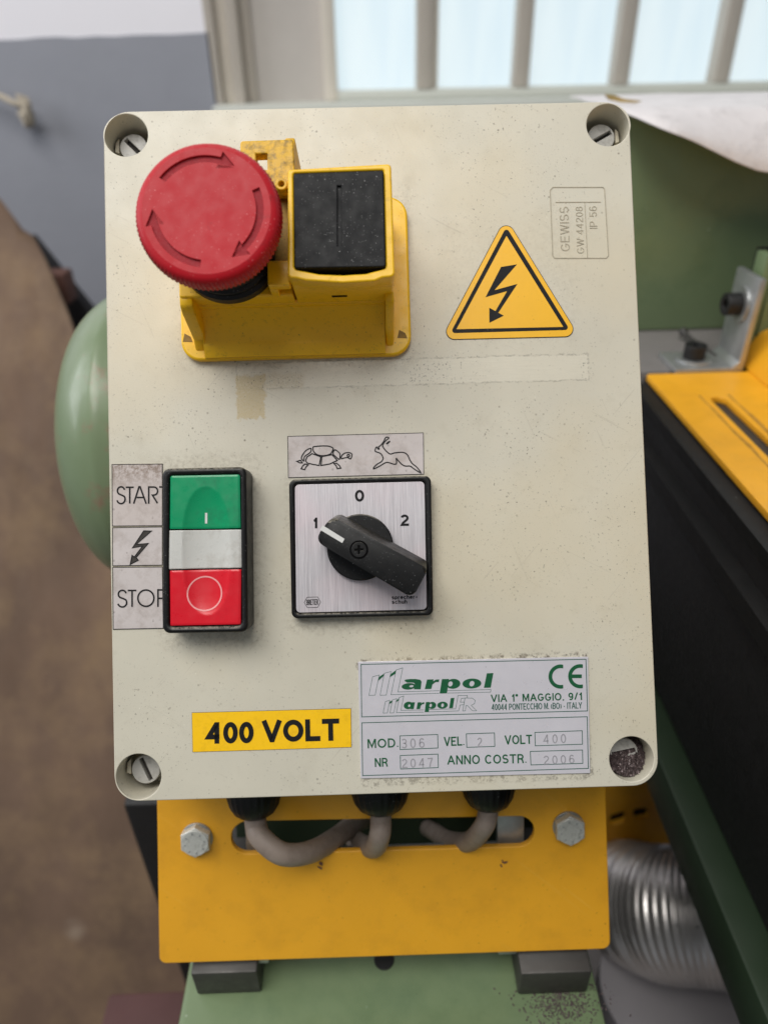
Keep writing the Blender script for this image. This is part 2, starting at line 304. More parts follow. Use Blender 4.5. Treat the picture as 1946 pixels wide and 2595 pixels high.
def rnd(pts, r, n=6):
    """polygon with rounded corners; r a number or one per corner"""
    out = []; N = len(pts)
    for i in range(N):
        p = Vector(pts[i][:2]); a = Vector(pts[i - 1][:2]); b = Vector(pts[(i + 1) % N][:2]); rr = r[i] if isinstance(r, (list, tuple)) else r
        if rr <= 0: out.append(tuple(p)); continue
        u = (a - p).normalized(); v = (b - p).normalized(); ang = u.angle(v); d = rr / math.tan(ang / 2)
        d = min(d, (a - p).length * .49, (b - p).length * .49); rr = d * math.tan(ang / 2)
        c = p + (u + v).normalized() * (rr / math.sin(ang / 2)); s = p + u * d; e = p + v * d
        a0 = math.atan2(s.y - c.y, s.x - c.x); a1 = math.atan2(e.y - c.y, e.x - c.x); da = (a1 - a0 + math.pi) % (2 * math.pi) - math.pi
        for k in range(n + 1): t = a0 + da * k / n; out.append((c.x + rr * math.cos(t), c.y + rr * math.sin(t)))
    return out
def rect(x0, y0, x1, y1): return [(x0, y0), (x1, y0), (x1, y1), (x0, y1)]
def circ(cx, cy, r, n=48): return [(cx + r * math.cos(2 * math.pi * i / n), cy + r * math.sin(2 * math.pi * i / n)) for i in range(n)]
def box_bm(x0, x1, y0, y1, z0, z1, bev=0., seg=2, bm=None):
    b = bmesh.new()
    vs = [b.verts.new((x, y, z)) for x in (x0, x1) for y in (y0, y1) for z in (z0, z1)]
    for f in ((0, 1, 3, 2), (4, 6, 7, 5), (0, 4, 5, 1), (2, 3, 7, 6), (0, 2, 6, 4), (1, 5, 7, 3)): b.faces.new([vs[i] for i in f])
    if bev: bmesh.ops.bevel(b, geom=b.edges[:], offset=bev, segments=seg, affect='EDGES', profile=.5)
    bmesh.ops.recalc_face_normals(b, faces=b.faces)
    if bm is None: return b
    me = bpy.data.meshes.new('t'); b.to_mesh(me); b.free(); bm.from_mesh(me); bpy.data.meshes.remove(me); return bm
def box(name, x0, x1, y0, y1, z0, z1, mat, parent=None, bev=0., **k): return from_bm(name, box_bm(x0, x1, y0, y1, z0, z1, bev), mat, parent, **k)
def prism(name, poly, axis, a0, a1, mat, parent=None, bev=0., **k):
    """polygon in the two other axes extruded along axis"""
    b = bmesh.new()
    def mk(p, a): q = [p[0], p[1]]; q.insert(axis, a); return b.verts.new(q)
    A = [mk(p, a0) for p in poly]; B = [mk(p, a1) for p in poly]; n = len(poly)
    b.faces.new(A); b.faces.new(B[::-1])
    for i in range(n): b.faces.new((A[i], A[(i + 1) % n], B[(i + 1) % n], B[i]))
    bmesh.ops.recalc_face_normals(b, faces=b.faces)
    if bev: bmesh.ops.bevel(b, geom=[e for e in b.edges if e.calc_face_angle(0) > R(25)], offset=bev, segments=2, affect='EDGES', profile=.5)
    return from_bm(name, b, mat, parent, **k)
def lathe_vf(prof, c, ax='Z', n=48, rfun=None, flip=1):
    vs = []; fs = []; m = len(prof)
    for i in range(n):
        t = 2 * math.pi * i / n
        for (r, h) in prof:
            rr = r * (rfun(t, h) if rfun else 1); a, b = rr * math.cos(t), rr * math.sin(t); h *= flip
            p = {'Z': (a, b, h), 'Y': (a, h, b), 'X': (h, a, b)}[ax]
            vs.append((c[0] + p[0], c[1] + p[1], c[2] + p[2]))
    for i in range(n):
        for j in range(m - 1):
            a = i * m + j; b = ((i + 1) % n) * m + j; fs.append((a, a + 1, b + 1, b))
    return vs, fs
def lathe(name, prof, c, mat, parent=None, ax='Z', n=48, rfun=None, flip=1, **k):
    vs, fs = lathe_vf(prof, c, ax, n, rfun, flip)
    me = bpy.data.meshes.new(name); me.from_pydata(vs, [], fs); bm = bmesh.new(); bm.from_mesh(me); bpy.data.meshes.remove(me)
    bmesh.ops.remove_doubles(bm, verts=bm.verts, dist=1e-4); return from_bm(name, bm, mat, parent, **k)
def crom(pts, n=8):
    pts = [Vector(p) for p in pts]; out = []; Q = [pts[0] * 2 - pts[1]] + pts + [pts[-1] * 2 - pts[-2]]
    for i in range(1, len(Q) - 2):
        for k in range(n):
            t = k / n; a, b, c, d = Q[i - 1:i + 3]
            out.append(.5 * ((2 * b) + (c - a) * t + (2 * a - 5 * b + 4 * c - d) * t * t + (3 * b - a - 3 * c + d) * t ** 3))
    out.append(pts[-1]); return out
def tube(name, path, r, mat, parent=None, n=20, **k):
    vs = []; fs = []; up = Vector((.13, .2, 1)).normalized()
    for i, p in enumerate(path):
        t = (path[min(i + 1, len(path) - 1)] - path[max(i - 1, 0)]).normalized()
        if i == 0: u = t.cross(up).normalized()
        else: u = (u - t * u.dot(t)).normalized()
        v = t.cross(u); rr = r(i / (len(path) - 1)) if callable(r) else r
        for j in range(n): a = 2 * math.pi * j / n; vs.append(p + u * rr * math.cos(a) + v * rr * math.sin(a))
    for i in range(len(path) - 1):
        for j in range(n): a = i * n + j; b = i * n + (j + 1) % n; fs.append((a, b, b + n, a + n))
    fs.append(tuple(range(n))[::-1]); fs.append(tuple(range((len(path) - 1) * n, len(path) * n)))
    return raw(name, vs, fs, mat, parent, **k)
def ribbon(pts, w, closed=False):
    """one mitred outline of a stroke -> list of loops for plate()"""
    pts = [Vector(p[:2]) for p in pts]; N = len(pts); L = []; Rr = []
    for i in range(N):
        a = pts[i - 1] if (i > 0 or closed) else None; b = pts[(i + 1) % N] if (i < N - 1 or closed) else None; p = pts[i]
        d1 = (p - a).normalized() if a is not None else (b - p).normalized(); d2 = (b - p).normalized() if b is not None else d1
        n1 = Vector((-d1.y, d1.x)); n2 = Vector((-d2.y, d2.x)); m = (n1 + n2)
        m = m.normalized() if m.length > .05 else n1; s = 1 / max(.45, m.dot(n1)); L.append(p + m * w / 2 * s); Rr.append(p - m * w / 2 * s)
    return L, Rr
def strokes(name, lines, w, z0, z1, mat, parent, **k):
    """lines: list of (points, closed)"""
    vs = []; fs = []
    for pts, closed in lines:
        L, Rr = ribbon(pts, w, closed); n = len(L); o = len(vs)
        for a, b in zip(L, Rr): vs += [(a.x, a.y, z1), (b.x, b.y, z1), (a.x, a.y, z0), (b.x, b.y, z0)]
        for i in range(n if closed else n - 1):
            a = o + 4 * i; b = o + 4 * ((i + 1) % n)
            fs += [(a, a + 1, b + 1, b), (a, b, b + 2, a + 2), (a + 1, a + 3, b + 3, b + 1)]
    return raw(name, vs, fs, mat, parent, smooth=0, **k)
def textm(s, org, xdir, width, height, z0, z1, bold=0., shear=0., space=1., rot=0., outline=0., fitw=True):
    cu = bpy.data.curves.new('t', 'FONT'); cu.body = s; cu.offset = bold; cu.shear = shear; cu.extrude = .02; cu.resolution_u = 4; cu.space_character = space
    if outline: cu.fill_mode = 'NONE'; cu.bevel_depth = outline; cu.extrude = 0; cu.bevel_resolution = 0
    o = bpy.data.objects.new('t', cu); sc.collection.objects.link(o); me = ev_mesh(o)
    X = [v.co.x for v in me.vertices]; Y = [v.co.y for v in me.vertices]; x0, x1, y0, y1 = min(X), max(X), min(Y), max(Y)
    sx = width / (x1 - x0) if fitw else height / (y1 - y0); sy = height / (y1 - y0); d = Vector(xdir[:2]).normalized(); u = Vector((-d.y, d.x))
    zs = [v.co.z for v in me.vertices]; za, zb = min(zs), max(zs)
    for v in me.vertices:
        p = Vector(org[:2]) + d * (v.co.x - x0) * sx + u * (v.co.y - y0) * sy
        v.co = (p.x, p.y, z0 + (v.co.z - za) / (zb - za) * (z1 - z0))
    return me
def text(name, s, zf, bl, br, hp, z, mat, parent, d=.12, h=0., **k):
    """bl, br: lower corners of the written line as read off the photograph; hp its height"""
    kk = {q: k.pop(q) for q in list(k) if q in ('bold', 'shear', 'space', 'outline')}
    a = Vector(zf(*bl, z)); b = Vector(zf(*br, z)); t = Vector(zf(bl[0], bl[1] - hp, z))
    return finish(name, textm(s, a, b - a, (b - a).length, (t - a).length, z, z + d, **kk), mat, parent, smooth=0, **k)
def copy_child(src, parent, dloc):
    c = src.copy(); sc.collection.objects.link(c); c.parent = parent; c.location = src.location + Vector(dloc) * S; INFO[c.name] = INFO[src.name]; return c


# ------------------------------------------------------------------ a plain sans alphabet drawn as strokes (height 1)
def ea(cx, cy, rx, ry, a0, a1, n=14): return [(cx + rx * math.cos(R(a0 + (a1 - a0) * i / n)), cy + ry * math.sin(R(a0 + (a1 - a0) * i / n))) for i in range(n + 1)]
O_, C_ = False, True
GL = {
 'A': (.76, [([(0, 0), (.36, 1), (.40, 1), (.76, 0)], O_), ([(.13, .32), (.63, .32)], O_)]),
 'B': (.62, [([(.3, .52), (0, .52), (0, 1), (.34, 1)] + ea(.34, .76, .24, .24, 80, -90, 8) + [(.3, .52)], O_), ([(0, .5), (0, 0), (.34, 0)] + ea(.34, .26, .28, .26, -80, 90, 8), O_)]),
 'C': (.70, [(ea(.37, .5, .37, .5, 42, 318, 20), O_)]),
 'D': (.66, [([(0, 0), (0, 1), (.28, 1)] + ea(.28, .5, .38, .5, 80, -90, 12), C_)]),
 'E': (.58, [([(.58, 1), (0, 1), (0, 0), (.58, 0)], O_), ([(.06, .52), (.53, .52)], O_)]),
 'F': (.55, [([(.55, 1), (0, 1), (0, 0)], O_), ([(.06, .50), (.48, .50)], O_)]),
 'G': (.74, [(ea(.37, .5, .37, .5, 42, 330, 20) + [(.72, .44), (.40, .44)], O_)]),
 'H': (.64, [([(0, 0), (0, 1)], O_), ([(.64, 0), (.64, 1)], O_), ([(.05, .5), (.6, .5)], O_)]),
 'I': (.0, [([(0, 0), (0, 1)], O_)]),
 'L': (.52, [([(0, 1), (0, 0), (.52, 0)], O_)]),
 'M': (.78, [([(0, 0), (0, 1), (.06, 1), (.39, .08), (.72, 1), (.78, 1), (.78, 0)], O_)]),
 'N': (.66, [([(0, 0), (0, 1), (.04, 1), (.62, 0), (.66, 0), (.66, 1)], O_)]),
 'O': (.80, [(ea(.40, .5, .40, .5, 0, 345, 23), C_)]),
 'P': (.58, [([(0, 0), (0, 1), (.32, 1)] + ea(.32, .72, .26, .28, 80, -90, 8) + [(.05, .44)], O_)]),
 'R': (.62, [([(0, 0), (0, 1), (.34, 1)] + ea(.34, .74, .25, .26, 80, -90, 8) + [(.05, .48)], O_), ([(.34, .46), (.50, .36), (.56, .2), (.60, 0)], O_)]),
 'S': (.60, [(ea(.30, .745, .27, .255, 25, 250, 12) + ea(.30, .26, .30, .26, 75, -155, 12), O_)]),
 'T': (.64, [([(0, 1), (.64, 1)], O_), ([(.32, .95), (.32, 0)], O_)]),
 'V': (.72, [([(0, 1), (.34, 0), (.38, 0), (.72, 1)], O_)]),
 'W': (1.0, [([(0, 1), (.25, 0), (.28, 0), (.48, .96), (.52, .96), (.72, 0), (.75, 0), (1, 1)], O_)]),
 'Y': (.70, [([(0, 1), (.35, .42), (.35, 0)], O_), ([(.37, .46), (.70, 1)], O_)]),
 '0': (.52, [(ea(.26, .5, .26, .5, 0, 345, 23), C_)]),
 '1': (.26, [([(0, .74), (.14, .80), (.25, 1), (.26, 1), (.26, 0)], O_)]),
 '2': (.54, [(ea(.27, .73, .26, .27, 165, -20, 10) + [(.42, .5), (.14, .24), (.02, .0), (.54, 0)], O_)]),
 '3': (.52, [(ea(.26, .75, .24, .25, 150, -80, 10) + [(.22, .53)] + ea(.26, .27, .26, .27, 80, -150, 10), O_)]),
 '4': (.58, [([(.58, .26), (0, .26), (.40, 1), (.44, 1), (.44, 0)], O_)]),
 '5': (.52, [([(.48, 1), (.08, 1), (.03, .52)] + ea(.26, .31, .26, .31, 120, -150, 12), O_)]),
 '6': (.52, [(ea(.27, .72, .24, .28, 30, 150, 6) + [(.0, .4)] + ea(.26, .30, .26, .30, 180, 525, 16), O_)]),
 '7': (.50, [([(0, 1), (.50, 1), (.30, .5), (.18, 0)], O_)]),
 '8': (.52, [(ea(.26, .76, .23, .24, -80, 260, 16), C_), (ea(.26, .27, .26, .27, 100, 440, 16), C_)]),
 '9': (.52, [(ea(.26, .70, .26, .30, 0, 345, 16), C_), (ea(.26, .4, .26, .4, 20, -130, 8), O_)]),
 '.': (.0, [([(0, -.02), (0, .09)], O_)]), ',': (.04, [([(.04, .08), (.04, .0), (0, -.13)], O_)]), '-': (.26, [([(0, .38), (.26, .38)], O_)]),
 '/': (.34, [([(0, -.02), (.34, 1)], O_)]), '(': (.16, [(ea(.5, .4, .5, .62, 140, 220, 8), O_)]), ')': (.16, [(ea(-.34, .4, .5, .62, 40, -40, 8), O_)]),
 '\u00b0': (.2, [(ea(.1, .9, .1, .11, 0, 330, 11), C_)]), '+': (.36, [([(0, .36), (.36, .36)], O_), ([(.18, .18), (.18, .54)], O_)]), ' ': (.16, []),
 's': (.42, [(ea(.21, .53, .18, .17, 25, 235, 8) + ea(.21, .18, .21, .18, 60, -155, 8), O_)]), 'p': (.46, [([(0, .7), (0, -.28)], O_), (ea(.24, .35, .22, .35, 0, 345, 14), C_)]),
 'r': (.26, [([(0, .7), (0, 0)], O_), ([(.03, .45), (.12, .66), (.26, .68)], O_)]), 'e': (.46, [([(.04, .36), (.46, .36)] + ea(.23, .35, .23, .35, 10, 315, 14), O_)]),
 'c': (.42, [(ea(.23, .35, .23, .35, 45, 315, 12), O_)]), 'h': (.42, [([(0, 1), (0, 0)], O_), ([(.0, .5)] + ea(.21, .48, .2, .22, 150, 0, 6) + [(.42, 0)], O_)]), 'u': (.42, [([(0, .7), (0, .22)] + ea(.21, .22, .21, .22, 190, 340, 6) + [(.42, .7)], O_), ([(.43, .69), (.43, 0)], O_)]),
}
def stext(name, s, zf, bl, br, hp, z, mat, parent, wt=.14, d=.1, gap=.17, z0=None, sink=0, **k):
    """bl, br: baseline ends read off the photograph, hp cap height, wt stroke width as a share of it"""
    a = Vector(zf(*bl, z)); b = Vector(zf(*br, z)); t = Vector(zf(bl[0], bl[1] - hp, z)) if not k.get('side') else Vector(zf(bl[0] - hp, bl[1], z)); k.pop('side', None)
    d_ = (b - a).normalized(); u = Vector((-d_.y, d_.x)); Wm = (b - a).length; Hm = (t - a).length; w_ = wt * Hm
    g = gap + wt; tot = sum(GL[c][0] for c in s) + g * (len(s) - 1); sx = (Wm - w_) / tot if tot > 0 else 1; sy = Hm - w_
    x = 0; vs = []; fs = []; kk = 0
    for c in s:
        for pts, cl in GL[c][1]:
            q_ = [tuple(a + d_ * (w_ / 2 + (x + px) * sx) + u * (w_ / 2 + py * sy)) for px, py in pts]
            if not cl:
                for e, f in ((0, 1), (-1, -2)):
                    if s != ' ' and len(q_) > 1:
                        v = Vector(q_[e]) - Vector(q_[f]); py = pts[e][1]
                        if v.length > 1e-6 and (py in (0, 1)): q_[e] = tuple(Vector(q_[e]) + v.normalized() * w_ / 2)
            L, Rr = ribbon(q_, w_, cl); n = len(L); o = len(vs); zt = z + d + .004 * (kk % 3); kk += 1
            for p, r_ in zip(L, Rr): vs += [(p.x, p.y, zt), (r_.x, r_.y, zt), (p.x, p.y, z - .01), (r_.x, r_.y, z - .01)]
            for i in range(n if cl else n - 1):
                A = o + 4 * i; B = o + 4 * ((i + 1) % n); fs += [(A, A + 1, B + 1, B), (A, B, B + 2, A + 2), (A + 1, A + 3, B + 3, B + 1)]
            if not cl:
                for A in (o, o + 4 * (n - 1)): fs.append((A, A + 2, A + 3, A + 1))
        x += GL[c][0] + g
    return raw(name, vs, fs, mat, parent, smooth=0, **k)

# ================================================================== the setting
floor = box('floor', -2500, 2500, -2500, 950, -1090, -1050, 'floor', frame=WORLD, kind='structure')
YW = 950
def Wp(dx, dy): p = Wd(dx, dy, 1, YW); return (p.x, p.z)
zb = Wp(0, 86)[1]; xL = Wp(470, 205)[0]; zs = Wp(1000, 214)[1]
# the wall stands to the left of and under the window opening
def ragged(y, z): return z + 3 * noise.noise(Vector((y * .02, 0, 0))) + 2 * noise.noise(Vector((y * .09, 3, 0)))
n = 90; xs = [-2500 + (xL - 2 + 2500) * i / n for i in range(n + 1)]
poly = [(-2500, -1050), (xL - 2, -1050)] + [(x, ragged(x, zb + (x + 492) * .012)) for x in reversed(xs)]
prism('wall_lower', poly, 1, YW, YW + 60, 'wallblue', frame=WORLD, kind='structure')
poly = [(-2500, 1400), (xL - 2, 1400)] + [(x, ragged(x, zb + (x + 492) * .012)) for x in reversed(xs)]
prism('wall_upper', poly, 1, YW + 1, YW + 60, 'wallwhite', frame=WORLD, kind='structure')
box('wall_under_window', xL - 2, 2500, YW, YW + 60, -1050, zs - 26, 'wallblue', frame=WORLD, kind='structure')
win = thing('window', 'factory window with upright glazing bars and frosted pale blue panes, behind the control box', 'window', WORLD, (200, YW + 40, zs))
def wx(dx): return Wd(dx, 150, 1, YW + 30).x
H1 = 1300
for a, b, y0, y1, mt in ((462, 482, 0, 62, 'frame'), (482, 507, 14, 62, 'framel'), (507, 530, 4, 62, 'frame'), (530, 552, 22, 62, 'frame')):
    box('frame', wx(a), wx(b), YW + y0, YW + y1, zs, H1, mt, win, bev=1.5)
box('reveal', wx(552), wx(700), YW + 30, YW + 62, zs, H1, 'reveal', win)
box('frame', wx(700), wx(728), YW + 14, YW + 58, zs, H1, 'framel', win, bev=3)
box('sill', xL - 2, 2400, YW - 46, YW + 64, zs - 24, zs, 'sill', win, bev=3)
box('frame', wx(728), 2400, YW + 8, YW + 56, zs, zs + 13, 'sill', win, bev=2)
bars = [(898, 940), (1105, 1136), (1318, 1346), (1532, 1556), (1748, 1775), (1968, 1995)]
prev = wx(728)
src_bar = None
for i, (a, b) in enumerate(bars):
    bw = wx(b) - wx(a)
    if src_bar is None:
        xb = wx(a); src_bar = box('glazing_bar', xb, xb + 22, YW + 6, YW + 40, zs + 13, H1, 'frame', win, bev=2)
        box('glazing_bar', xb + 22, xb + 31, YW + 20, YW + 40, zs + 13, H1, 'framel', win, bev=1)
    else: copy_child(src_bar, win, (wx(a) - xb, 0, 0))
    box('pane', prev, wx(a) + (0 if i else 0), YW + 42, YW + 46, zs + 13, H1, 'pane', win)
    prev = wx(a) + .5
box('pane', prev, 2400, YW + 42, YW + 46, zs + 13, H1, 'pane', win)

# knotted string on the wall
hk = thing('wall_hook', 'knotted dirty string tied on a rusty hook on the blue grey wall, left edge', 'hook', WORLD, tuple(Wd(50, 240, 1, 930)))
pp = [Wd(x, y, 1, v) for x, y, v in ((-60, 185, 925), (0, 207, 922), (30, 222, 918), (55, 232, 922), (70, 262, 935), (62, 272, 945))]
tube('string', crom(pp), 4, 'rope', hk, n=10)
vs, fs = lathe_vf([(0, -19), (7, -14), (10, -4), (8, 8), (6, 15), (0, 19)], (0, 0, 0), n=20)
c = Wd(58, 240, 1, 925); vs = [Vector(v) * (1 + .8 * noise.noise(Vector(v) * .16)) + c for v in vs]
raw('knot', vs, fs, 'rope', hk)

# leaning brown board and what stands by it
def board():
    yt, zt, yb_, zb_ = 700, -35, 110, -1049
    tl = Wd(0, 438, 1, 700); tr = Wd(35, 455, 1, 700)
    N, Mv = 30, 40; vs = []; fs = []
    for j in range(Mv + 1):
        t = j / Mv; y = yt + (yb_ - yt) * t; z = zt + (zb_ - zt) * t
        xr = tr.x + (300) * min(1, t * 1.15) ** .8
        for i in range(N + 1):
            x = -900 + (xr + 900) * i / N
            wv = 14 * noise.noise(Vector((x * .004, z * .004, 1))) + 5 * noise.noise(Vector((x * .015, z * .015, 5)))
            zz = z + (16 if (i < N and j == 0) else 0) - (20 if (i == N and j == 0) else 0)
            vs.append((x + 4 * noise.noise(Vector((0, z * .02, 2))), y + wv, max(zz + wv * .3, -1049)))
    k = len(vs); vs += [(v[0], v[1] + 5, v[2] - 4 if v[2] > -1040 else v[2]) for v in vs]
    W_ = N + 1
    for j in range(Mv):
        for i in range(N):
            a = j * W_ + i; fs.append((a, a + 1, a + W_ + 1, a + W_)); fs.append((k + a, k + a + W_, k + a + W_ + 1, k + a + 1))
    for i in range(N): fs.append((i, k + i, k + i + 1, i + 1))
    for j in range(Mv): a = j * W_ + N; fs.append((a, k + a, k + a + W_, a + W_))
    raw('leaning_board', vs, fs, 'card', frame=WORLD, smooth=60, label='large mottled brown sheet leaning on the blue grey wall, left of the control box', cat='board')
board()
a = Wd(62, 512, 1, 800); b = Wd(150, 700, 1, 800)
prism('dark_plank', [(a.x - 60, a.z), (a.x + 5, a.z), (b.x + 70, b.z - 40), (b.x + 90, -1049), (a.x - 60, -1049)], 1, 790, 815, 'dark', frame=WORLD, label='dark plank leaning behind the brown sheet against the wall', cat='plank')
a = Wd(100, 592, 1, 740); b = Wd(155, 655, 1, 740)
box('wood_block', a.x - 20, b.x, 735, 770, b.z, a.z, 'rbrown', frame=WORLD, bev=2, label='small reddish brown wooden block beside the dark plank', cat='wood block')
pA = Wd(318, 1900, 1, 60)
box('shade_block', pA.x, -96, 60, 230, -1049, -285, 'bsteel', frame=WORLD, bev=4, label='black block added in place of the machine shadow left of the orange bracket plate', cat='shade block')  # black box added to give the dark of the machine's shadow
a = Wd(345, 2050, 2, -420)
box('floor_chest', a.x - 35, a.x + 120, -160, 20, -1049, -440, 'maroon', frame=WORLD, bev=3, label='maroon painted chest standing in the shade left of the green stand', cat='chest')

# ================================================================== machine parts round the box
# rounded green housing behind the box, left
c = Vector(hit(WORLD, 318 * K, 952 * K, 1, 150)); print('housing', c)
hou = thing('motor_housing', 'rounded pale green motor housing with worn paint behind the left side of the control box', 'motor housing', WORLD, tuple(c))
dist = (c / 1000 - (WORLD.inverted() @ CAMW).translation).length
fwd = (WORLD.inverted() @ CAMW).to_3x3() @ Vector((0, 0, -1)); dep = (c * S - (WORLD.inverted() @ CAMW).translation).dot(fwd) / S
rx, rz = 143 * dep / 1550, 308 * dep / 1550
prof = [(0, -rx), (rz * .30, -rx * .965), (rz * .52, -rx * .87), (rz * .72, -rx * .70), (rz * .86, -rx * .52), (rz * .955, -rx * .28), (rz * .995, -rx * .08), (rz * .995, rx * .1), (rz * .9, rx * .5), (rz * .6, rx * .9), (0, rx)]
def smooth_prof(pr, n=5): return [(p.x, p.y) for p in crom([(a, b, 0) for a, b in pr], n)]
lathe('shell', smooth_prof(prof), c, 'greenr', hou, ax='X', n=72, smooth=60)

# machine bed to the right: everything runs straight away from the viewer
bed = thing('machine_bed', 'black machine bed with steel table running back on the right of the control box', 'machine bed', WORLD, (300, 50, -64))
box('side_plate', 178, 184, -600, 300, -236, -66, 'bsteel', bed, bev=.5)
prism('rail', [(170, -101), (178, -99), (178, -116), (173, -116)], 1, -600, 300, 'bsteel', bed)
prism('rail', [(166, -66), (178, -65.2), (178, -80), (172, -80)], 1, -600, 202, 'bsteel', bed)
box('table', 120, 640, 212, 560, -86, -62, 'tabsteel', bed, bev=1.5)
box('lower_panel', 184, 640, -600, 560, -240, -90, 'bsteel', bed)
bmx0, bmx1 = 161, 183.5
bz = (Wd(1406, 1709, 0, 161).z + Wd(1585, 2212, 0, 161).z) / 2; print('beam z', bz)
green_beam = thing('green_beam', 'dark green steel beam running along the foot of the black machine bed, lower right', 'beam', WORLD, (160, 0, -237))
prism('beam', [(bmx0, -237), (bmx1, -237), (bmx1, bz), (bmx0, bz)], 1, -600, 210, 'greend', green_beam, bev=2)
# orange plate with a long slot
op = thing('slotted_plate', 'bright orange slotted plate lying on the black machine bed, right edge', 'plate', WORLD, (300, 0, -60))
x0 = 175; slA = Wd(1530, 858, 2, -60); slB = Wd(1556, 858, 2, -60)
print('slot', slA, slB)
me = plate_me([rnd([(x0, 203), (x0, -600), (640, -600), (640, 203)], [2, 1, 1, 1]), rnd(rect(slA.x, -420, slA.x + 9.5, slA.y), 4.5)], -64, -60, .5)
finish('plate', me, 'orange', op)
box('slot_bed', slA.x - 4, slA.x + 14, -430, slA.y + 4, -67, -64.2, 'dsteel', op)
prism('guard_lip', [(240, -59.9), (246, -50), (252, -40), (262, -36), (420, -34), (420, -59.9)], 1, -600, 222, 'orange', op, bev=2)
for k_, (xo, w0) in enumerate(((-5.4, 2.2), (12.2, 2.6))):
    rg = random.Random(k_ + 20); L_ = []; R_ = []
    for i in range(60):
        y_ = slA.y + 3 - i * 5; q0 = slA.x + xo + .5 * noise.noise(Vector((i * .15, k_, 0))); L_.append((q0, y_)); R_.append((q0 + w0 * (.7 + .6 * noise.noise(Vector((i * .2, k_, 7)))), y_))
    finish('grease_smear', plate_me([R_ + L_[::-1]], -59.98, -59.93), 'dirt', op)
# green machine body at the back right, with a perforated side plate
gb = thing('green_cabinet', 'smooth green machine cabinet behind the orange plate, right of the control box', 'cabinet', WORLD, (300, 300, -62))
box('front_panel', 150, 700, 290, 300, -61.8, 83, 'greenp', gb, bev=2)
box('side_panel', 244, 250, 222, 236, -61.8, 8, 'greenp', gb, bev=1)
# perforated plate seen edge-on at the frame's right
me = plate_me([rect(251, -61.8, 420, 8), rnd(rect(257, -30, 275, -9), 8), rnd(rect(257, -58, 275, -36), 8), rnd(rect(285, -30, 303, -9), 8)], 0, 4, .4)
me.transform(Matrix.Translation((0, 226, 0)) @ Matrix.Rotation(R(90), 4, 'X')); finish('perforated_panel', me, 'greenp', gb)
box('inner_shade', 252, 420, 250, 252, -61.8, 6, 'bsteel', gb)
# angle bracket with two socket screws
ab = thing('angle_bracket', 'zinc plated steel angle bracket with two black socket screws on the steel table', 'bracket', WORLD, (236, 235, -62))
a1 = Wd(1450, 806, 2, -58); a2 = Wd(1440, 768, 2, -58); print('br', a1, a2)
by0, by1 = 204, 236; bx0, bx1 = 194, 238
prof = [(bx0, -61.9), (bx1, -61.9), (bx1, -2), (bx1 - 4, -2), (bx1 - 4, -54), (bx1 - 8, -57.9), (bx0, -57.9)]
prism('angle', prof, 1, by0, by1, 'steel', ab, bev=.7)
def hexhole(r): return [(r * math.cos(R(60 * i)), r * math.sin(R(60 * i))) for i in range(6)]
def socket_screw(c, ax, flip):
    me = plate_me([circ(0, 0, 7, 32), hexhole(3.4)], 0, 9, .5)
    me2 = plate_me([circ(0, 0, 6, 32)], 0.1, 4, 0); bm = bmesh.new(); bm.from_mesh(me); bm.from_mesh(me2); bm.to_mesh(me); bm.free()
    mt = Matrix.Translation(c) @ (Matrix.Rotation(R(-90), 4, 'Y') if ax == 'X' else Matrix.Identity(4)); me.transform(mt); scw = finish('socket_screw', me, 'bsteel', ab)
    me = plate_me([circ(0, 0, 11.5, 40), circ(0, 0, 6.9, 32)], -1.8, 0, .3); me.transform(mt); finish('washer', me, 'steel', scw)
s1 = hit(WORLD, 1570 * K, 634 * K, 0, bx1 - 5); s2 = hit(WORLD, 1506 * K, 782 * K, 2, -56)
print('screws', s1, s2)
socket_screw((bx1 - 5.9, 219, s1.z - 1), 'X', -1)
socket_screw((bx0 + 17, 219, -56), 'Z', 1)
# small dark rod lying on the table
pr = [Wd(1474, 716, 2, -56), Wd(1500, 740, 2, -58), Wd(1545, 772, 2, -59)]
tube('steel_pin', crom(pr), lambda t: 3.2 if t < .12 else 1.8, 'dsteel', n=10, frame=WORLD, label='thin dark steel pin lying on the table behind the angle bracket', cat='pin')

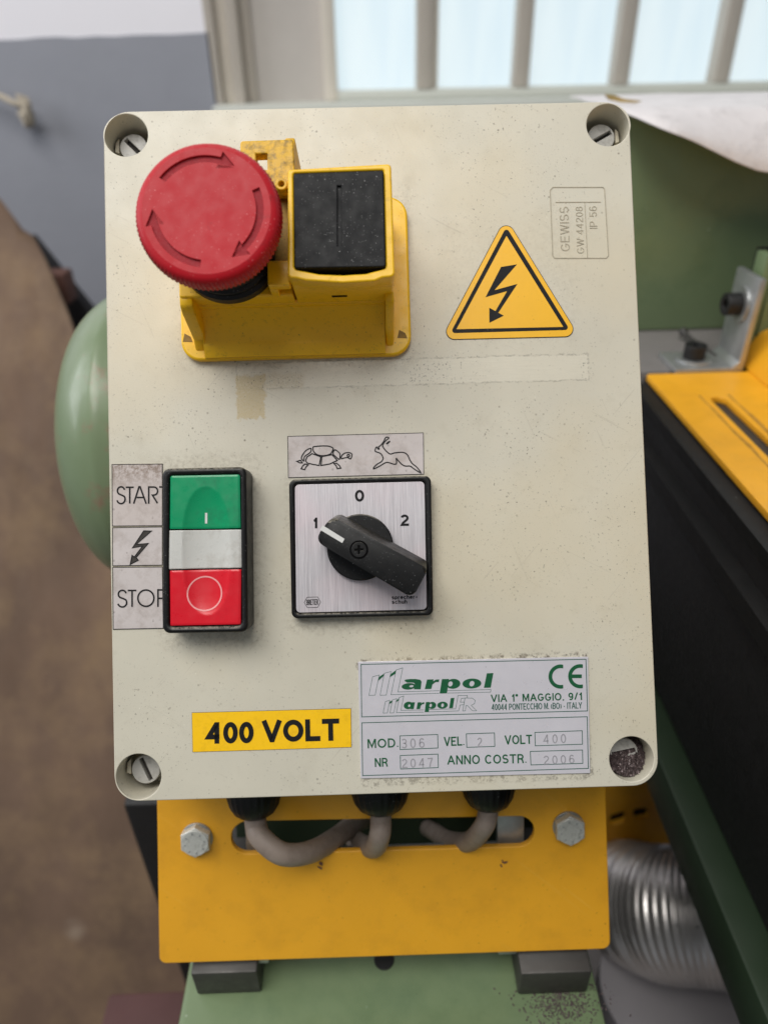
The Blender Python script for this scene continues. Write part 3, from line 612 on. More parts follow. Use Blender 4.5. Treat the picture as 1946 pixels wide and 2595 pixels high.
# paper over the top of the machine body
def paper():
    yf = 284
    edge = [(1330, 240), (1365, 251), (1400, 268), (1450, 290), (1490, 302), (1540, 327), (1590, 352), (1625, 366), (1640, 374), (1740, 380)]
    fr = [Wd(x, y, 1, yf - 30 * min(1, i / 3)) for i, (x, y) in enumerate(edge)]; back = [Wd(x, 224, 1, yf + 190) for x, y in edge]
    fr.append(Vector((fr[-1].x + 250, fr[-1].y, fr[-1].z))); back.append(Vector((back[-1].x + 350, yf + 190, back[-1].z)))
    N = len(fr); Mv = 24; vs = []; fs = []; top = 85
    for j in range(Mv + 1):
        t = j / Mv
        for i in range(N):
            f = fr[i]; 
            if t < .45: s_ = t / .45; p = Vector((f.x, f.y + (yf - f.y) * s_ ** 1.6, f.z + (max(top, f.z) - f.z) * s_ ** .85))
            else: s_ = (t - .45) / .55; p = Vector((f.x, yf, max(top, f.z))).lerp(Vector((f.x + 15, yf + 190, top - 2)), s_)
            q = 1.6 * noise.noise(p * .03) + .7 * noise.noise(p * .11); vs.append(p + Vector((0, -abs(q) * .8, q * .6)))
    for j in range(Mv):
        for i in range(N - 1): a = j * N + i; fs.append((a, a + 1, a + N + 1, a + N))
    o = raw('paper_sheet', vs, fs, 'paper', frame=WORLD, smooth=60, label='crumpled white paper draped over the top of the green machine body, upper right', cat='paper')
    md = o.modifiers.new('thickness', 'SOLIDIFY'); md.thickness = .0003
    md = o.modifiers.new('subdivision', 'SUBSURF'); md.levels = md.render_levels = 1
    tp = [(1304, 203), (1325, 205), (1345, 213), (1385, 218), (1370, 222), (1340, 221), (1314, 216)]
    pts = [Wd(x, y, 1, yf + 30) for x, y in tp]
    prism('tape_scrap', [(p.x, p.z) for p in pts], 1, yf + 28, yf + 30, 'paper_stain', frame=WORLD, label='torn scrap of brown tape at the corner of the white paper', cat='tape')
paper()

# stand below
Zst = -242
stA = Wd(405, 2085, 2, Zst); stC = Wd(1275, 2060, 2, Zst); print('stand', stA, stC)
st = thing('green_stand', 'green painted steel stand under the orange bracket plate, bottom of the picture', 'machine stand', WORLD, (0, -50, -1049))
box('top_panel', stA.x, stC.x, -420, 120, Zst - 60, Zst, 'greenp', st, bev=4)
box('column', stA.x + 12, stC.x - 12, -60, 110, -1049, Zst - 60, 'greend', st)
for a, b in ((410, 553), (1127, 1283)):
    p = Wd(a, 2108, 2, Zst + 20); q = Wd(b, 2108, 2, Zst + 20); q2 = Wd(a, 2110, 2, Zst + 20)
    box('support_bar', p.x, q.x, p.y + 1, 60, Zst, Zst + 19, 'dsteel', st, bev=1)
hb = Wd(830, 2083, 2, Zst); lathe('hole_plug', [(0, .4), (4.4, .4), (4.8, 0)], (hb.x, hb.y + 2, Zst), 'bsteel', st, n=24)
rg = random.Random(3); 
bm = bmesh.new()
for i in range(700):
    cx = rg.gauss(Wd(1215, 2165, 2, Zst).x, 9); cy = rg.gauss(Wd(1215, 2165, 2, Zst).y, 5); s = rg.uniform(.12, .5)
    bmesh.ops.create_icosphere(bm, subdivisions=1, radius=s, matrix=Matrix.Translation((cx, cy, Zst + s * .4)) @ Matrix.Rotation(rg.random() * 3, 4, 'Z') @ Matrix.Diagonal((1.6, .8, .6, 1)))
from_bm('metal_chips', bm, 'swarf', frame=WORLD, kind='stuff', label='dark metal chips scattered on the green stand, lower right', cat='chips')
# orange lower bracket, duct and pipe behind, right
ob = thing('lower_orange_bracket', 'orange painted bracket with two dark slots behind the aluminium duct', 'bracket', WORLD, (150, 110, -400))
def Y1(dx, dy, y=110): p = Wd(dx, dy, 1, y); return (p.x, p.z)
lp = [Y1(1250, 1690), Y1(1412, 1690), Y1(1470, 1900), Y1(1250, 1930)]
me = plate_me([rnd(lp, 2), rnd([Y1(1318, 1762), Y1(1352, 1752), Y1(1350, 1775), Y1(1316, 1784)], 3), rnd([Y1(1368, 1748), Y1(1398, 1745), Y1(1400, 1768), Y1(1368, 1772)], 3)], -4, 0, .5)
me.transform(Matrix.Translation((0, 110, 0)) @ Matrix.Rotation(R(90), 4, 'X')); finish('panel', me, 'orange', ob)
box('shelf', Y1(1250, 1880)[0], Y1(1470, 1880)[0], 60, 108, Y1(1300, 1870)[1] - 4, Y1(1300, 1870)[1], 'orange', ob, bev=1)
box('backing', Y1(1250, 1880)[0], Y1(1470, 1880)[0], 125, 128, Y1(1300, 1890)[1], Y1(1300, 1690)[1] + 60, 'bsteel', ob)
cW = Vector(hit(WORLD, 1425 * K, 1965 * K, 2, -370)); print('duct', cW)
def duct():
    path = [cW + Vector(v) for v in ((14, 60, -92), (8, 44, -68), (3, 22, -38), (13, 4, -13), (38, -5, -1), (75, -7, 3), (150, -4, 3), (220, 0, 2), (320, 0, 0))]
    pth = crom(path, 60); L = [0]
    for i in range(1, len(pth)): L.append(L[-1] + (pth[i] - pth[i - 1]).length)
    out = [pth[0]]; d = 0.; tot = L[-1]; step = .4; i = 1
    while d < tot:
        d += step
        while i < len(L) - 1 and L[i] < d: i += 1
        t = (d - L[i - 1]) / max(1e-6, L[i] - L[i - 1]); out.append(pth[i - 1].lerp(pth[i], min(1, t)))
    nn = len(out)
    dt = thing('flexible_duct', 'shiny corrugated flexible aluminium duct elbow, lower right', 'duct', WORLD, tuple(cW))
    tube('corrugated_hose', out, lambda t: 42.3 + (.6 + .25 * math.sin(t * 210)) * math.sin(t * (nn - 1) * step / 2.6 * 2 * math.pi + 1.5 * math.sin(t * 40)) + .5 * math.sin(t * 63), 'duct', dt, n=56, smooth=60)
    e = out[0]; dd = (out[3] - out[0]).normalized()
    tube('brown_collar', [e - dd * 5, e + dd * 5, e + dd * 12], 44.2, 'tape', dt, n=56)
    g = cW + Vector((10, -22, -62))
    tube('grey_pipe', crom([g, g + Vector((0, -2, -120)), g + Vector((0, -6, -400)), Vector((g.x, g.y - 6, -1049))], 6), 46, 'pipe', frame=WORLD, n=48, smooth=60, label='smooth grey pipe going down from the aluminium duct', cat='pipe')
duct()

# ================================================================== orange bracket plate under the box
PL = FACE @ Matrix.Translation(Vector((0, -218, -70)) * S) @ Matrix.Rotation(R(9.9), 4, 'X')
def pl(dx, dy, h=0): p = hit(PL, dx * K, dy * K, 2, h); return (p.x, p.y)
br = thing('bracket_plate', 'orange yellow painted bracket plate with long cable slot carrying the control box', 'bracket plate', PL)
tl = pl(362, 1735); trp = pl(1290, 1702); bl = pl(345, 2082); brr = pl(1318, 2050)
print('plate', tl, trp, bl, brr)
lx = min(tl[0], bl[0]); rx_ = max(trp[0], brr[0])
outl = rnd([(bl[0], bl[1]), (brr[0], brr[1]), (trp[0] + .3, 150), (tl[0] - .3, 150)], [3, 3.5, 3, 3])
sl = rnd([pl(500, 1846, 0), pl(1154, 1828, 0), pl(1154, 1763, 0), pl(500, 1775, 0)], 7.6, 10)
plate('plate', [outl, sl], -3, 0, 'orange', br, bevel=.4)
def hexbolt(dx, dy, rot, r=6.9):
    c = pl(dx, dy, 4)
    hx = [(c[0] + r * math.cos(R(60 * i + rot)), c[1] + r * math.sin(R(60 * i + rot))) for i in range(6)]
    bo = plate('hex_bolt', [hx], .9, 4.6, 'bolt', br, bevel=.5)
    finish('bolt_face', plate_me([circ(*c, r * .84)], 4.5, 5.0, .25), 'bolt', bo)
    ln = []
    for k in range(8):
        a = R(45 * k + 10); ln.append(([(c[0] + math.cos(a) * r * .56, c[1] + math.sin(a) * r * .56), (c[0] + math.cos(a) * r * .66, c[1] + math.sin(a) * r * .7)], False))
    strokes('head_marks', ln, .5, 4.9, 5.12, 'steel', bo)
    finish('washer', plate_me([circ(*c, r * .98)], 0, 1, .2), 'steel', bo)
hexbolt(422, 1820, 28); hexbolt(1232, 1795, 31)
# flat bars behind the slot, part of the bracket
for a, b in ((530, 566), (1074, 1132)):
    p = pl(a, 1800, -5); q = pl(b, 1800, -5); box('brace_bar', p[0], q[0], -6, 130, -9, -5, 'steel', br, bev=.5)
p = pl(500, 1800, -60); box('shade_panel', -78, 78, 0, 110, -62, -58, 'greend', br, bev=.5)  # dark panel added so the slot shows the shade under the box
p = pl(800, 1840, -12); box('cross_bar', -40, 58, p[1] - 14, p[1] + 1.0, -16, -12, 'steel', br, bev=.6)
# small dirt on the plate by the slot
for (dx, dy, n_, lab) in ((695, 1868, 9, 'small brown tuft of dirt stuck to the bracket plate under the left cable'), (1085, 1862, 4, 'small dark smear of dirt stuck to the bracket plate under the right end of the slot')):
    rg = random.Random(dx); bm = bmesh.new(); c = pl(dx, dy)
    for i in range(n_): 
        s = rg.uniform(.35, .9); bmesh.ops.create_icosphere(bm, subdivisions=1, radius=s, matrix=Matrix.Translation((c[0] + rg.gauss(0, 1.0), c[1] + rg.gauss(0, 1.2), .3)) @ Matrix.Rotation(rg.random() * 3, 4, 'Z') @ Matrix.Diagonal((1.4, .6, .4, 1)))
    from_bm('dirt_tuft', bm, 'rbrown', frame=PL, label=lab, cat='dirt', kind='stuff')

# ================================================================== the control box
cb = thing('control_box', 'cream plastic electrical control box with emergency stop, push buttons and rotary switch', 'control box', FACE, (0, 0, -40))
LW, LH = 95, 123.5
holes = [E(273, 292), E(1313, 270), E(300, 1678), E(1364, 1640)]
hr = 7.85
lidloop = rnd([P(291.5, 2032.2), P(1669.6, 1990.1), P(1592.2, 256.5), P(262, 283.6)], 9.2, 10)
lid = plate('lid', [lidloop] + [circ(x, y, hr, 56) for x, y in holes], -24, 0, 'lid', cb, bevel=.34, res=3)
LIDC = tuple(INFO['lid'][1][:2])
plate('seal', [rnd(rect(-LW + 2.2, -LH + 2.2, LW - 2.2, LH - 2.2), 8)], -26, -24, 'black_in', cb)
plate('body', [rnd(rect(-LW + 1.5, -LH + 1.5, LW - 1.5, LH - 1.5), 9)], -84, -26, 'lid_plain', cb, bevel=.8)
scs = []
for i, (x, y) in enumerate(holes):
    dz = -12.5
    wf = finish('screw_well', plate_me([circ(x, y, hr + .6, 40), ] , -20, -19, 0), 'lid_plain', cb)
for i, ((x, y), ang) in enumerate(zip(holes, (-46, 28, -66, 10))):
    zt = -8.0
    def rr(px, py): a = R(ang); return (x + px * math.cos(a) - py * math.sin(a), y + px * math.sin(a) + py * math.cos(a))
    head = plate('lid_screw', [circ(x, y, 5.1, 40), [rr(-4.3, -.8), rr(4.3, -.8), rr(4.3, .8), rr(-4.3, .8)]], zt - 3, zt, 'screw', cb, bevel=.3)
    plate('screw_slot', [circ(x, y, 4.9, 32)], zt - 5, zt - 2.2, 'slot', head)
    if i != 3:
        tp = [(x - 7.4 + .2, y - 1.2), (x - 5.6, y - 1.8), (x - 5.6, y + 3.8), (x - 6.9, y + 2.4)] if i != 1 else [(x + 7.1, y - 1.4), (x + 5.6, y - 1.8), (x + 5.6, y + 3.8), (x + 6.8, y + 2.4)]
        plate('catch', [tp], zt - 6, zt - .8, 'lid_plain', head, bevel=.2)
# swarf in the lower right well
hx_, hy_ = holes[3]; rg = random.Random(5)
bm = bmesh.new()
bmesh.ops.create_grid(bm, x_segments=28, y_segments=28, size=hr)
bmesh.ops.delete(bm, geom=[v for v in bm.verts if v.co.xy.length > hr - .05], context='VERTS')
for v in bm.verts:
    v.co.z = -8.4 - v.co.y * .6 + .7 * noise.noise(v.co * .9 + Vector((3, 0, 0))) + .4 * noise.noise(v.co * 2.3); 
for i in range(1100):
    a = rg.random() * 6.283; r_ = (hr - .5) * math.sqrt(rg.random()); px, py = r_ * math.cos(a), r_ * math.sin(a)
    s = rg.uniform(.12, .42); zz = -8.2 - py * .6 + rg.uniform(-.3, .3)
    q0 = len(bm.faces)
    r0 = bmesh.ops.create_cone(bm, segments=3, radius1=s, radius2=s * .3, depth=s * rg.uniform(.4, 1.4), cap_ends=True, matrix=Matrix.Translation((px, py, zz)) @ Matrix.Rotation(rg.random() * 6, 4, Vector((rg.random(), rg.random(), rg.random())).normalized()) @ Matrix.Diagonal((rg.uniform(.5, 1.8), 1, 1, 1)))
    if rg.random() < .1:
        for v in r0['verts']:
            for f in v.link_faces: f.material_index = 1
for v in bm.verts: v.co += Vector((hx_, hy_, 0))
from_bm('metal_swarf', bm, ['swarf', 'swarf2'], frame=FACE, smooth=0, kind='stuff', label='glittering dark metal swarf filling the lower right screw well', cat='swarf')

# moulded maker's frame on the lid, upper right
zg = Zm(1360, 420, 8.295)
def G(x, y, h=0): return zg(x, y, h)
em = strokes('moulded_frame', [([G(*p) for p in ((330, 455), (1385, 455), (1415, 490), (1445, 960), (1500, 1890), (1455, 1945), (370, 1945), (330, 1890), (275, 520))], True)], .32, -.05, .16, 'lid_grime', cb)
strokes('moulded_line', [([G(390, 770), G(1335, 765)], False)], .3, -.05, .15, 'lid_grime', cb)
strokes('moulded_line', [([G(1000, 780), G(1060, 1930)], False)], .22, -.05, .13, 'lid_grime', cb)
for s, b0, b1, wd in (('GEWISS', (690, 1790), (655, 860), 190), ('GW 44208', (990, 1840), (955, 860), 150), ('IP 56', (1265, 1320), (1250, 850), 160)):
    stext('moulded_lettering', s, G, b0, b1, wd, 0, 'lid_grime', cb, wt=.105, d=.14, side=True)

# ---------------- emergency stop unit
es = thing('emergency_stop', '', '', FACE, (0, 0, 0)); 
for k_ in ('label', 'category'): del es[k_]
es.parent = cb; es.matrix_parent_inverse = Matrix.Identity(4); es.location = (0, 0, 40 * S); es.rotation_euler = (0, 0, 0); es.scale = (1, 1, 1)
INFO[es.name] = (FACE, Vector((0, 0, 0)))
fx0 = E(392, 760, 3)[0]; fx1 = E(889, 760, 3)[0]; fy0 = E(640, 773, 3)[1]; fy1 = E(860, 424, 3)[1]
plate('mounting_flange', [rnd(rect(fx0, fy0, fx1, fy1), 7, 10)], 0, 3.2, 'yellow', es, bevel=.8, res=3)
wy = E(500, 641, 24)[1]                                        # front wall of the housing
lx0 = E(387, 640, 24)[0]; rx1 = E(852, 600, 40)[0]; ytop = E(700, 362, 40)[1]
plate('lower_housing', [rnd(rect(lx0, wy, E(632, 600, 24)[0], ytop + 1), [1, 0, 0, 1.5])], 3, 24, 'yellow', es, bevel=.7)
# tall housing with the rectangular opening for the start button
T1 = [E(622, 600, 40), E(640, 601, 40), E(660, 606, 40), E(740, 611, 40), E(810, 607, 40), E(826, 600, 40), E(853, 597, 40), E(845, 353, 40), E(622, 366, 40)]
T1i = [E(636, 580, 40), E(650, 584, 40), E(690, 592, 40), E(740, 594, 40), E(790, 591, 40), E(820, 583, 40), E(834, 578, 40), E(829, 367, 40), E(634, 374, 40)]
plate('upper_housing', [rnd(T1, [2, 0, 0, 0, 0, 0, 1.5, 1.2, 1.2], 4), rnd(T1i, [1, 0, 0, 0, 0, 0, 1, .6, .6], 4)], 33, 40, 'yellow', es, bevel=.6, res=3)
bx = [E(622, 600, 40), E(853, 597, 40), E(845, 353, 40), E(622, 366, 40)]
plate('housing_block', [rnd([(bx[0][0] + .3, wy), (bx[1][0] - .2, wy), (bx[2][0] - .2, bx[2][1] - .3), (bx[3][0] + .3, bx[3][1] - .3)], .8)], 3, 33.2, 'yellow', es, bevel=.3)
B1 = [E(636, 579, 41), E(833, 576, 41), E(828, 368, 41), E(635, 375, 41)]
ii = [E(729, 531, 41), E(738, 531, 41), E(737, 401, 41), E(729, 401, 41)]
sb = plate('start_button', [rnd(B1, [.8, .8, .5, .5]), ii], 36, 41, 'black_btn', es, bevel=.35)
plate('mark_groove', [[E(726, 534, 41), E(741, 534, 41), E(741, 398, 41), E(726, 398, 41)]], 36, 40.2, 'black_btn', es)
plate('button_well', [[(p[0] * 1, p[1]) for p in rnd(T1i, 0)]], 33.3, 35.8, 'black_in', es)
# cove in front of the housing and its end gussets
ax0 = E(443, 740, 4)[0]; ax1 = E(832, 740, 4)[0]; gx1 = E(858, 700, 8)[0]
c1 = E(640, 700, 9)[1]; c2 = E(640, 742, 5.5)[1]
prof = [(wy + 1, 3), (fy0 + .6, 3), (fy0 + .5, 4.2), (c2, 6.0)]
for k in range(7): t = k / 6; prof.append((c2 + (wy - .3 - c2) * t, 6.0 + 7.0 * t ** 1.7))
prof += [(wy - .4, 16), (wy + 1, 17)]
prism('front_cove', prof, 0, ax0, ax1, 'yellow', es)
for (a, b) in ((lx0 - .1, lx0 + 4.2), (ax1 + .1, rx1 + .4)):
    gp = [(wy + 1, 23.6), (wy - 2.5, 23.0), (wy - 4.2, 20.5), (c2 + 2.0, 6), (fy0 + 3, 3), (wy + 1, 3)]
    prism('gusset', gp, 0, a, b, 'yellow', es, bev=.7)
prism('gusset', [(wy + .5, 14), (wy - 4, 11), (fy0 + 1, 3.1), (wy + .5, 3.1)], 0, lx0 + 4, ax0, 'yellow', es, bev=.4)
plate('latch_tab', [rnd([E(520, 420, 31), E(640, 420, 31), E(634, 300, 31), E(519, 304, 31)], [0, 0, 1, 1]), [E(554, 366, 31), E(578, 366, 31), E(577, 331, 31), E(553, 332, 31)]], 26.5, 31, 'yellow_grimy', es, bevel=.5)
box('latch_rib', E(618, 380, 26)[0], E(640, 380, 26)[0], E(640, 392, 26)[1], E(640, 322, 20)[1], 3, 27, 'yellow_grimy', es, bev=.6)
bxx0 = E(578, 600, 34)[0]; bxx1 = E(624, 600, 34)[0] + .4
box('catch_block', bxx0, bxx1, wy - .2, E(600, 562, 34)[1], 29.5, 34, 'yellow', es, bev=.6)
box('catch_leg', bxx0, bxx0 + 2.6, wy - .1, E(600, 562, 34)[1] - .3, 23, 29.7, 'yellow', es, bev=.3)
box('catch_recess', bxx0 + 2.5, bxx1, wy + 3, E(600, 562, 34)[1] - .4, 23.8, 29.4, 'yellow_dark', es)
lc = E(608, 397, 37); lt = plate('latch_eye', [circ(*lc, 1.9, 24), circ(*lc, .9, 16)], 33, 37, 'yellow_grimy', es, bevel=.3)
box('latch_bar', lc[0] + 1.2, bx[0][0] + 1, lc[1] - 1.3, lc[1] + 1.3, 33.5, 36.4, 'yellow_grimy', es, bev=.3)
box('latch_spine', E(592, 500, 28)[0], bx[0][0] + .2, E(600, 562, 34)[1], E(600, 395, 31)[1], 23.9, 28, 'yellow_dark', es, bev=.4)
a = E(733, 661, 24); box('wall_slot', a[0] - 2.4, a[0] + 2.6, wy - .15, wy + .3, 21.4, 22.7, 'black_in', es)
for dx, dy in ((405, 730), (868, 722)):
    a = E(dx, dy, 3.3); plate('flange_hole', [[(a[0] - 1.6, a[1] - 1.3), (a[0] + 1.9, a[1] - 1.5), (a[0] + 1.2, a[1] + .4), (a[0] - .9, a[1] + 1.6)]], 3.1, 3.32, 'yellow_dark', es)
# mushroom button
mc = E(446, 455, 54)
mc = Vector((mc[0], mc[1], 0)); mr = 20.8; q = .1296
def knurl(t, h): return 1 + (.014 * max(-.3, math.cos(t * 96)) if 47 < h < 52 else 0)
prof = [(0, 42), (12, 42), (mr - 3.0, 45.3), (mr - .9, 46.5), (mr - .2, 47.3), (mr, 48.2), (mr, 50.4), (mr - .1, 51.3), (mr - .35, 52.3), (mr - .8, 53.1), (mr - 1.6, 53.7), (mr - 2.5, 53.97), (mr - 2.6, 53.2)]
lathe('mushroom_button', prof, (mc.x, mc.y, 0), 'red', es, n=96 * 8, rfun=knurl, smooth=50)
def arrow(a0):
    out = []
    for k in range(13): t = a0 - 69 * k / 12; out.append((R(t), (127 - 3 * k / 12) * q))
    out.append((R(a0 - 69.5), 137 * q)); out.append((R(a0 - 86), 118 * q)); out.append((R(a0 - 67), 98 * q)); out.append((R(a0 - 68.5), 108 * q))
    for k in range(12, -1, -1): t = a0 - 69 * k / 12; out.append((R(t), (110 - 2 * k / 12) * q))
    return [(mc.x + r_ * math.cos(t), mc.y + r_ * math.sin(t)) for t, r_ in out]
plate('button_face', [circ(mc.x, mc.y, mr - 2.45, 96)] + [arrow(a) for a in (143, 23, -97)], 53.0, 54.0, 'red', es, bevel=.07)
plate('arrow_recess', [circ(mc.x, mc.y, mr - 2.6, 64)], 52.6, 53.25, 'red_recess_shade', es)
cc = E(499, 556, 27); 
lathe('collar', [(15.4, 24), (15.4, 30), (14.4, 30.6), (14.2, 36), (13.2, 41.5)], (mc.x + .4, mc.y - .3, 0), 'black', es, n=64)
lathe('collar_ring', [(16.6, 24), (16.6, 27.5), (15.2, 28.2)], (mc.x + .4, mc.y - .3, 0), 'black', es, n=64)

# ---------------- start / stop label with three foil cells
zl = Zm(270, 1160, 4.9156)
cells = [('label_cell', [(75, 85), (700, 78), (700, 845), (80, 850)], 'label_start'), ('label_cell', [(82, 872), (700, 862), (700, 1336), (84, 1345)], 'label'), ('label_cell', [(84, 1365), (700, 1360), (712, 2122), (90, 2135)], 'label')]
ssl = plate('start_stop_label', [[zl(*p) for p in ((72, 80), (700, 73), (712, 2126), (88, 2140))]], 0, .10, 'lid_grime', cb)
for nm, q, mt in cells:
    pts = [zl(*p) for p in q]; ce = plate(nm, [pts], .05, .22, mt, ssl); strokes('cell_outline', [(pts, True)], .22, .1, .30, 'ink', ssl)
def arc(cx, cy, rx, ry, a0, a1, n=14): return [(cx + rx * math.cos(R(a0 + (a1 - a0) * i / n)), cy - ry * math.sin(R(a0 + (a1 - a0) * i / n))) for i in range(n + 1)]
def letS(x0, x1, y0, y1):
    w_ = (x1 - x0) / 2; h_ = (y1 - y0); cx = (x0 + x1) / 2; r1 = h_ * .235; r2 = h_ * .265
    return [arc(cx, y0 + r1, w_ * .88, r1, 15, 90, 6) + arc(cx, y0 + r1, w_ * .88, r1, 90, 235, 10)[1:] + [(cx + w_ * .15, y0 + h_ * .49)] + arc(cx, y1 - r2, w_, r2, 40, -90, 10) + arc(cx, y1 - r2, w_, r2, -90, -165, 6)[1:]]
def letT(x0, x1, y0, y1): return [[(x0, y0), (x1, y0)], [((x0 + x1) / 2, y0 + 8), ((x0 + x1) / 2, y1)]]
def letters(name, L, wpx, mat, parent, z=.22):
    for gl in L: strokes(name, [([zl(*p) for p in ln], cl) for ln, cl in gl], wpx / 4.9156 * .141, z, z + .12, mat, parent)
S1 = [(l, False) for l in letS(137, 238, 362, 572)]; T1_ = [(l, False) for l in letT(247, 345, 368, 570)]
A1 = [([(345, 572), (412, 362), (424, 362), (500, 572)], False), ([(382, 495), (470, 495)], False)]
R1 = [([(532, 572), (532, 365), (595, 365)] + arc(595, 415, 48, 50, 80, -90, 10) + [(578, 466), (640, 566)], False)]
T2_ = [([(662, 364), (700, 364)], False)]
S2 = [(l, False) for l in letS(148, 258, 1650, 1858)]; T3_ = [(l, False) for l in letT(272, 378, 1652, 1856)]; O1 = [(arc(497, 1748, 100, 102, 0, 345, 23), True)]
P1 = [([(647, 1856), (647, 1645), (700, 1645)], False), ([(657, 1750), (700, 1750)], False)]
letters('lettering', [S1, T1_, A1, R1, T2_, S2, T3_, O1, P1], 19, 'ink', ssl)
bolt_px = [(470, 910), (568, 912), (378, 1078), (528, 1066), (375, 1243), (402, 1276), (302, 1328), (325, 1215), (352, 1237), (455, 1100), (330, 1122)]
strokes('flash_symbol', [([zl(*p) for p in bolt_px], True)], .33, .22, .34, 'ink', ssl)
plate('flash_fill', [[zl(*p) for p in bolt_px]], .2, .27, 'slot', ssl)

# ---------------- double push button
dq = [E(352, 1369, 13), E(536, 1366, 13), E(532, 1008, 13), E(351, 1012, 13)]
dp = plate('double_push_button', [rnd(dq, 2.4, 6), rnd([E(366, 1355, 13), E(522, 1352, 13), E(519, 1024, 13), E(366, 1027, 13)], 1.6)], 0, 13.2, 'black', cb, bevel=1.1, res=3)
plate('button_bed', [rnd(dq, 3)[::1]], .2, 5, 'black_in', dp, bevel=.0) if False else plate('button_bed', [[E(364, 1357, 13), E(524, 1354, 13), E(521, 1022, 13), E(364, 1025, 13)]], .2, 7.2, 'black_in', dp)
scc = Vector(E(446, 1190, 13))
def cap(name, quad, rr4, mat, lab=None):
    pts = [Vector(E(*p, 13)) for p in quad]      # bl br tr tl
    N, Mv = 44, 44; vs = []; fs = []
    for j in range(Mv + 1):
        for i in range(N + 1):
            u, v = i / N, j / Mv; p = pts[0].lerp(pts[1], u).lerp(pts[3].lerp(pts[2], u), v)
            dx = (p.x - scc.x) / 8.0; dy = (p.y - scc.y) / 21.5
            q_ = 1 - dx * dx - abs(dy) ** 2.6; dish = 1.7 * max(0, q_) ** .8 if q_ > 0 else 0
            e = min(u, 1 - u) * (pts[1] - pts[0]).length; e2 = min(v, 1 - v) * (pts[3] - pts[0]).length; ed = max(0, .5 - e) ** 2 * 1.2 + max(0, .35 - e2) ** 2 * 1.6
            vs.append((p.x, p.y, 12.9 - dish - ed))
    for j in range(Mv):
        for i in range(N): a = j * (N + 1) + i; fs.append((a, a + 1, a + N + 2, a + N + 1))
    k = len(vs); rim = [i for i in range(N + 1)] + [j * (N + 1) + N for j in range(1, Mv + 1)] + [Mv * (N + 1) + i for i in range(N - 1, -1, -1)] + [j * (N + 1) for j in range(Mv - 1, 0, -1)]
    for i in rim: vs.append((vs[i][0], vs[i][1], 7))
    for i in range(len(rim)): j = (i + 1) % len(rim); fs.append((rim[i], rim[j], k + j, k + i))
    return raw(name, vs, fs, mat, dp, smooth=30)
g_ = cap('start_cap', [(367, 1143), (520, 1141), (518, 1025), (368, 1028)], 0, 'green_btn')
cap('indicator_lens', [(365, 1230), (522, 1227), (521, 1144), (366, 1146)], 0, 'white_btn')
r_c = cap('stop_cap', [(368, 1352), (520, 1349), (521, 1230), (367, 1233)], 0, 'red_btn')
def dishz(x, y):
    q_ = 1 - ((x - scc.x) / 8) ** 2 - abs((y - scc.y) / 21.5) ** 2.6; return 12.9 - (1.7 * max(0, q_) ** .8 if q_ > 0 else 0)
def draped(name, pts, w_, mat, closed):
    L, Rr = ribbon(pts, w_, closed); vs = []; fs = []; n = len(L)
    for a, b in zip(L, Rr): vs += [(a.x, a.y, dishz(a.x, a.y) + .07), (b.x, b.y, dishz(b.x, b.y) + .07)]
    for i in range(n if closed else n - 1): a = 2 * i; b = 2 * ((i + 1) % n); fs.append((a, a + 1, b + 1, b))
    return raw(name, vs, fs, mat, dp, smooth=0)
a = Vector(E(446, 1131, 11.3)); b = Vector(E(446, 1108, 11.6)); draped('start_mark', [tuple(a.lerp(b, k / 8)) for k in range(9)], .8, 'white_mark', False)
a = E(444, 1282, 11.5); draped('stop_mark', circ(a[0], a[1], 36 / 1550 * 243, 48), .5, 'pink_mark', True)

# ---------------- speed label (tortoise and hare)
zs_ = Zm(720, 1090, 4.4838)
q = [zs_(*p) for p in ((50, 540), (1585, 500), (1580, 32), (43, 72))]
spl = plate('speed_label', [q], 0, .16, 'label', cb); strokes('label_outline', [(q, True)], .2, .08, .22, 'ink', spl)
def sm(pts, closed=True, n=4):
    P_ = [(a, b, 0) for a, b in pts]
    if not closed: return [(p.x, p.y) for p in crom(P_, n)]
    out = []; N = len(P_); Q = [Vector(p) for p in P_]
    for i in range(N):
        a, b, c, d = Q[i - 1], Q[i], Q[(i + 1) % N], Q[(i + 2) % N]
        for k in range(n): t = k / n; v = .5 * ((2 * b) + (c - a) * t + (2 * a - 5 * b + 4 * c - d) * t * t + (3 * b - a - 3 * c + d) * t ** 3); out.append((v.x, v.y))
    return out
tort = [sm([(330, 195), (360, 186), (440, 180), (510, 184), (558, 207), (545, 245), (520, 275), (440, 292), (370, 275), (335, 240)], n=3),
    sm([(305, 208), (250, 232), (210, 285), (198, 320), (212, 340), (225, 350), (235, 300), (300, 252)], n=3),
    [(320, 268), (418, 305), (400, 402), (330, 390), (262, 374), (245, 345), (262, 305)], [(430, 300), (545, 280), (605, 345), (520, 385), (420, 402)],
    sm([(575, 225), (612, 245), (636, 275), (632, 325), (620, 330), (590, 305), (556, 268)], n=3),
    sm([(650, 325), (656, 290), (690, 262), (735, 256), (768, 270), (768, 300), (752, 328), (725, 314), (690, 315)], n=3),
    [(145, 355), (190, 343), (208, 372), (178, 372)], [(238, 385), (275, 395), (248, 420), (236, 450), (194, 440), (215, 405)], [(565, 380), (600, 378), (630, 405), (645, 432), (604, 438), (592, 405)], circ(731, 291, 14, 12)]
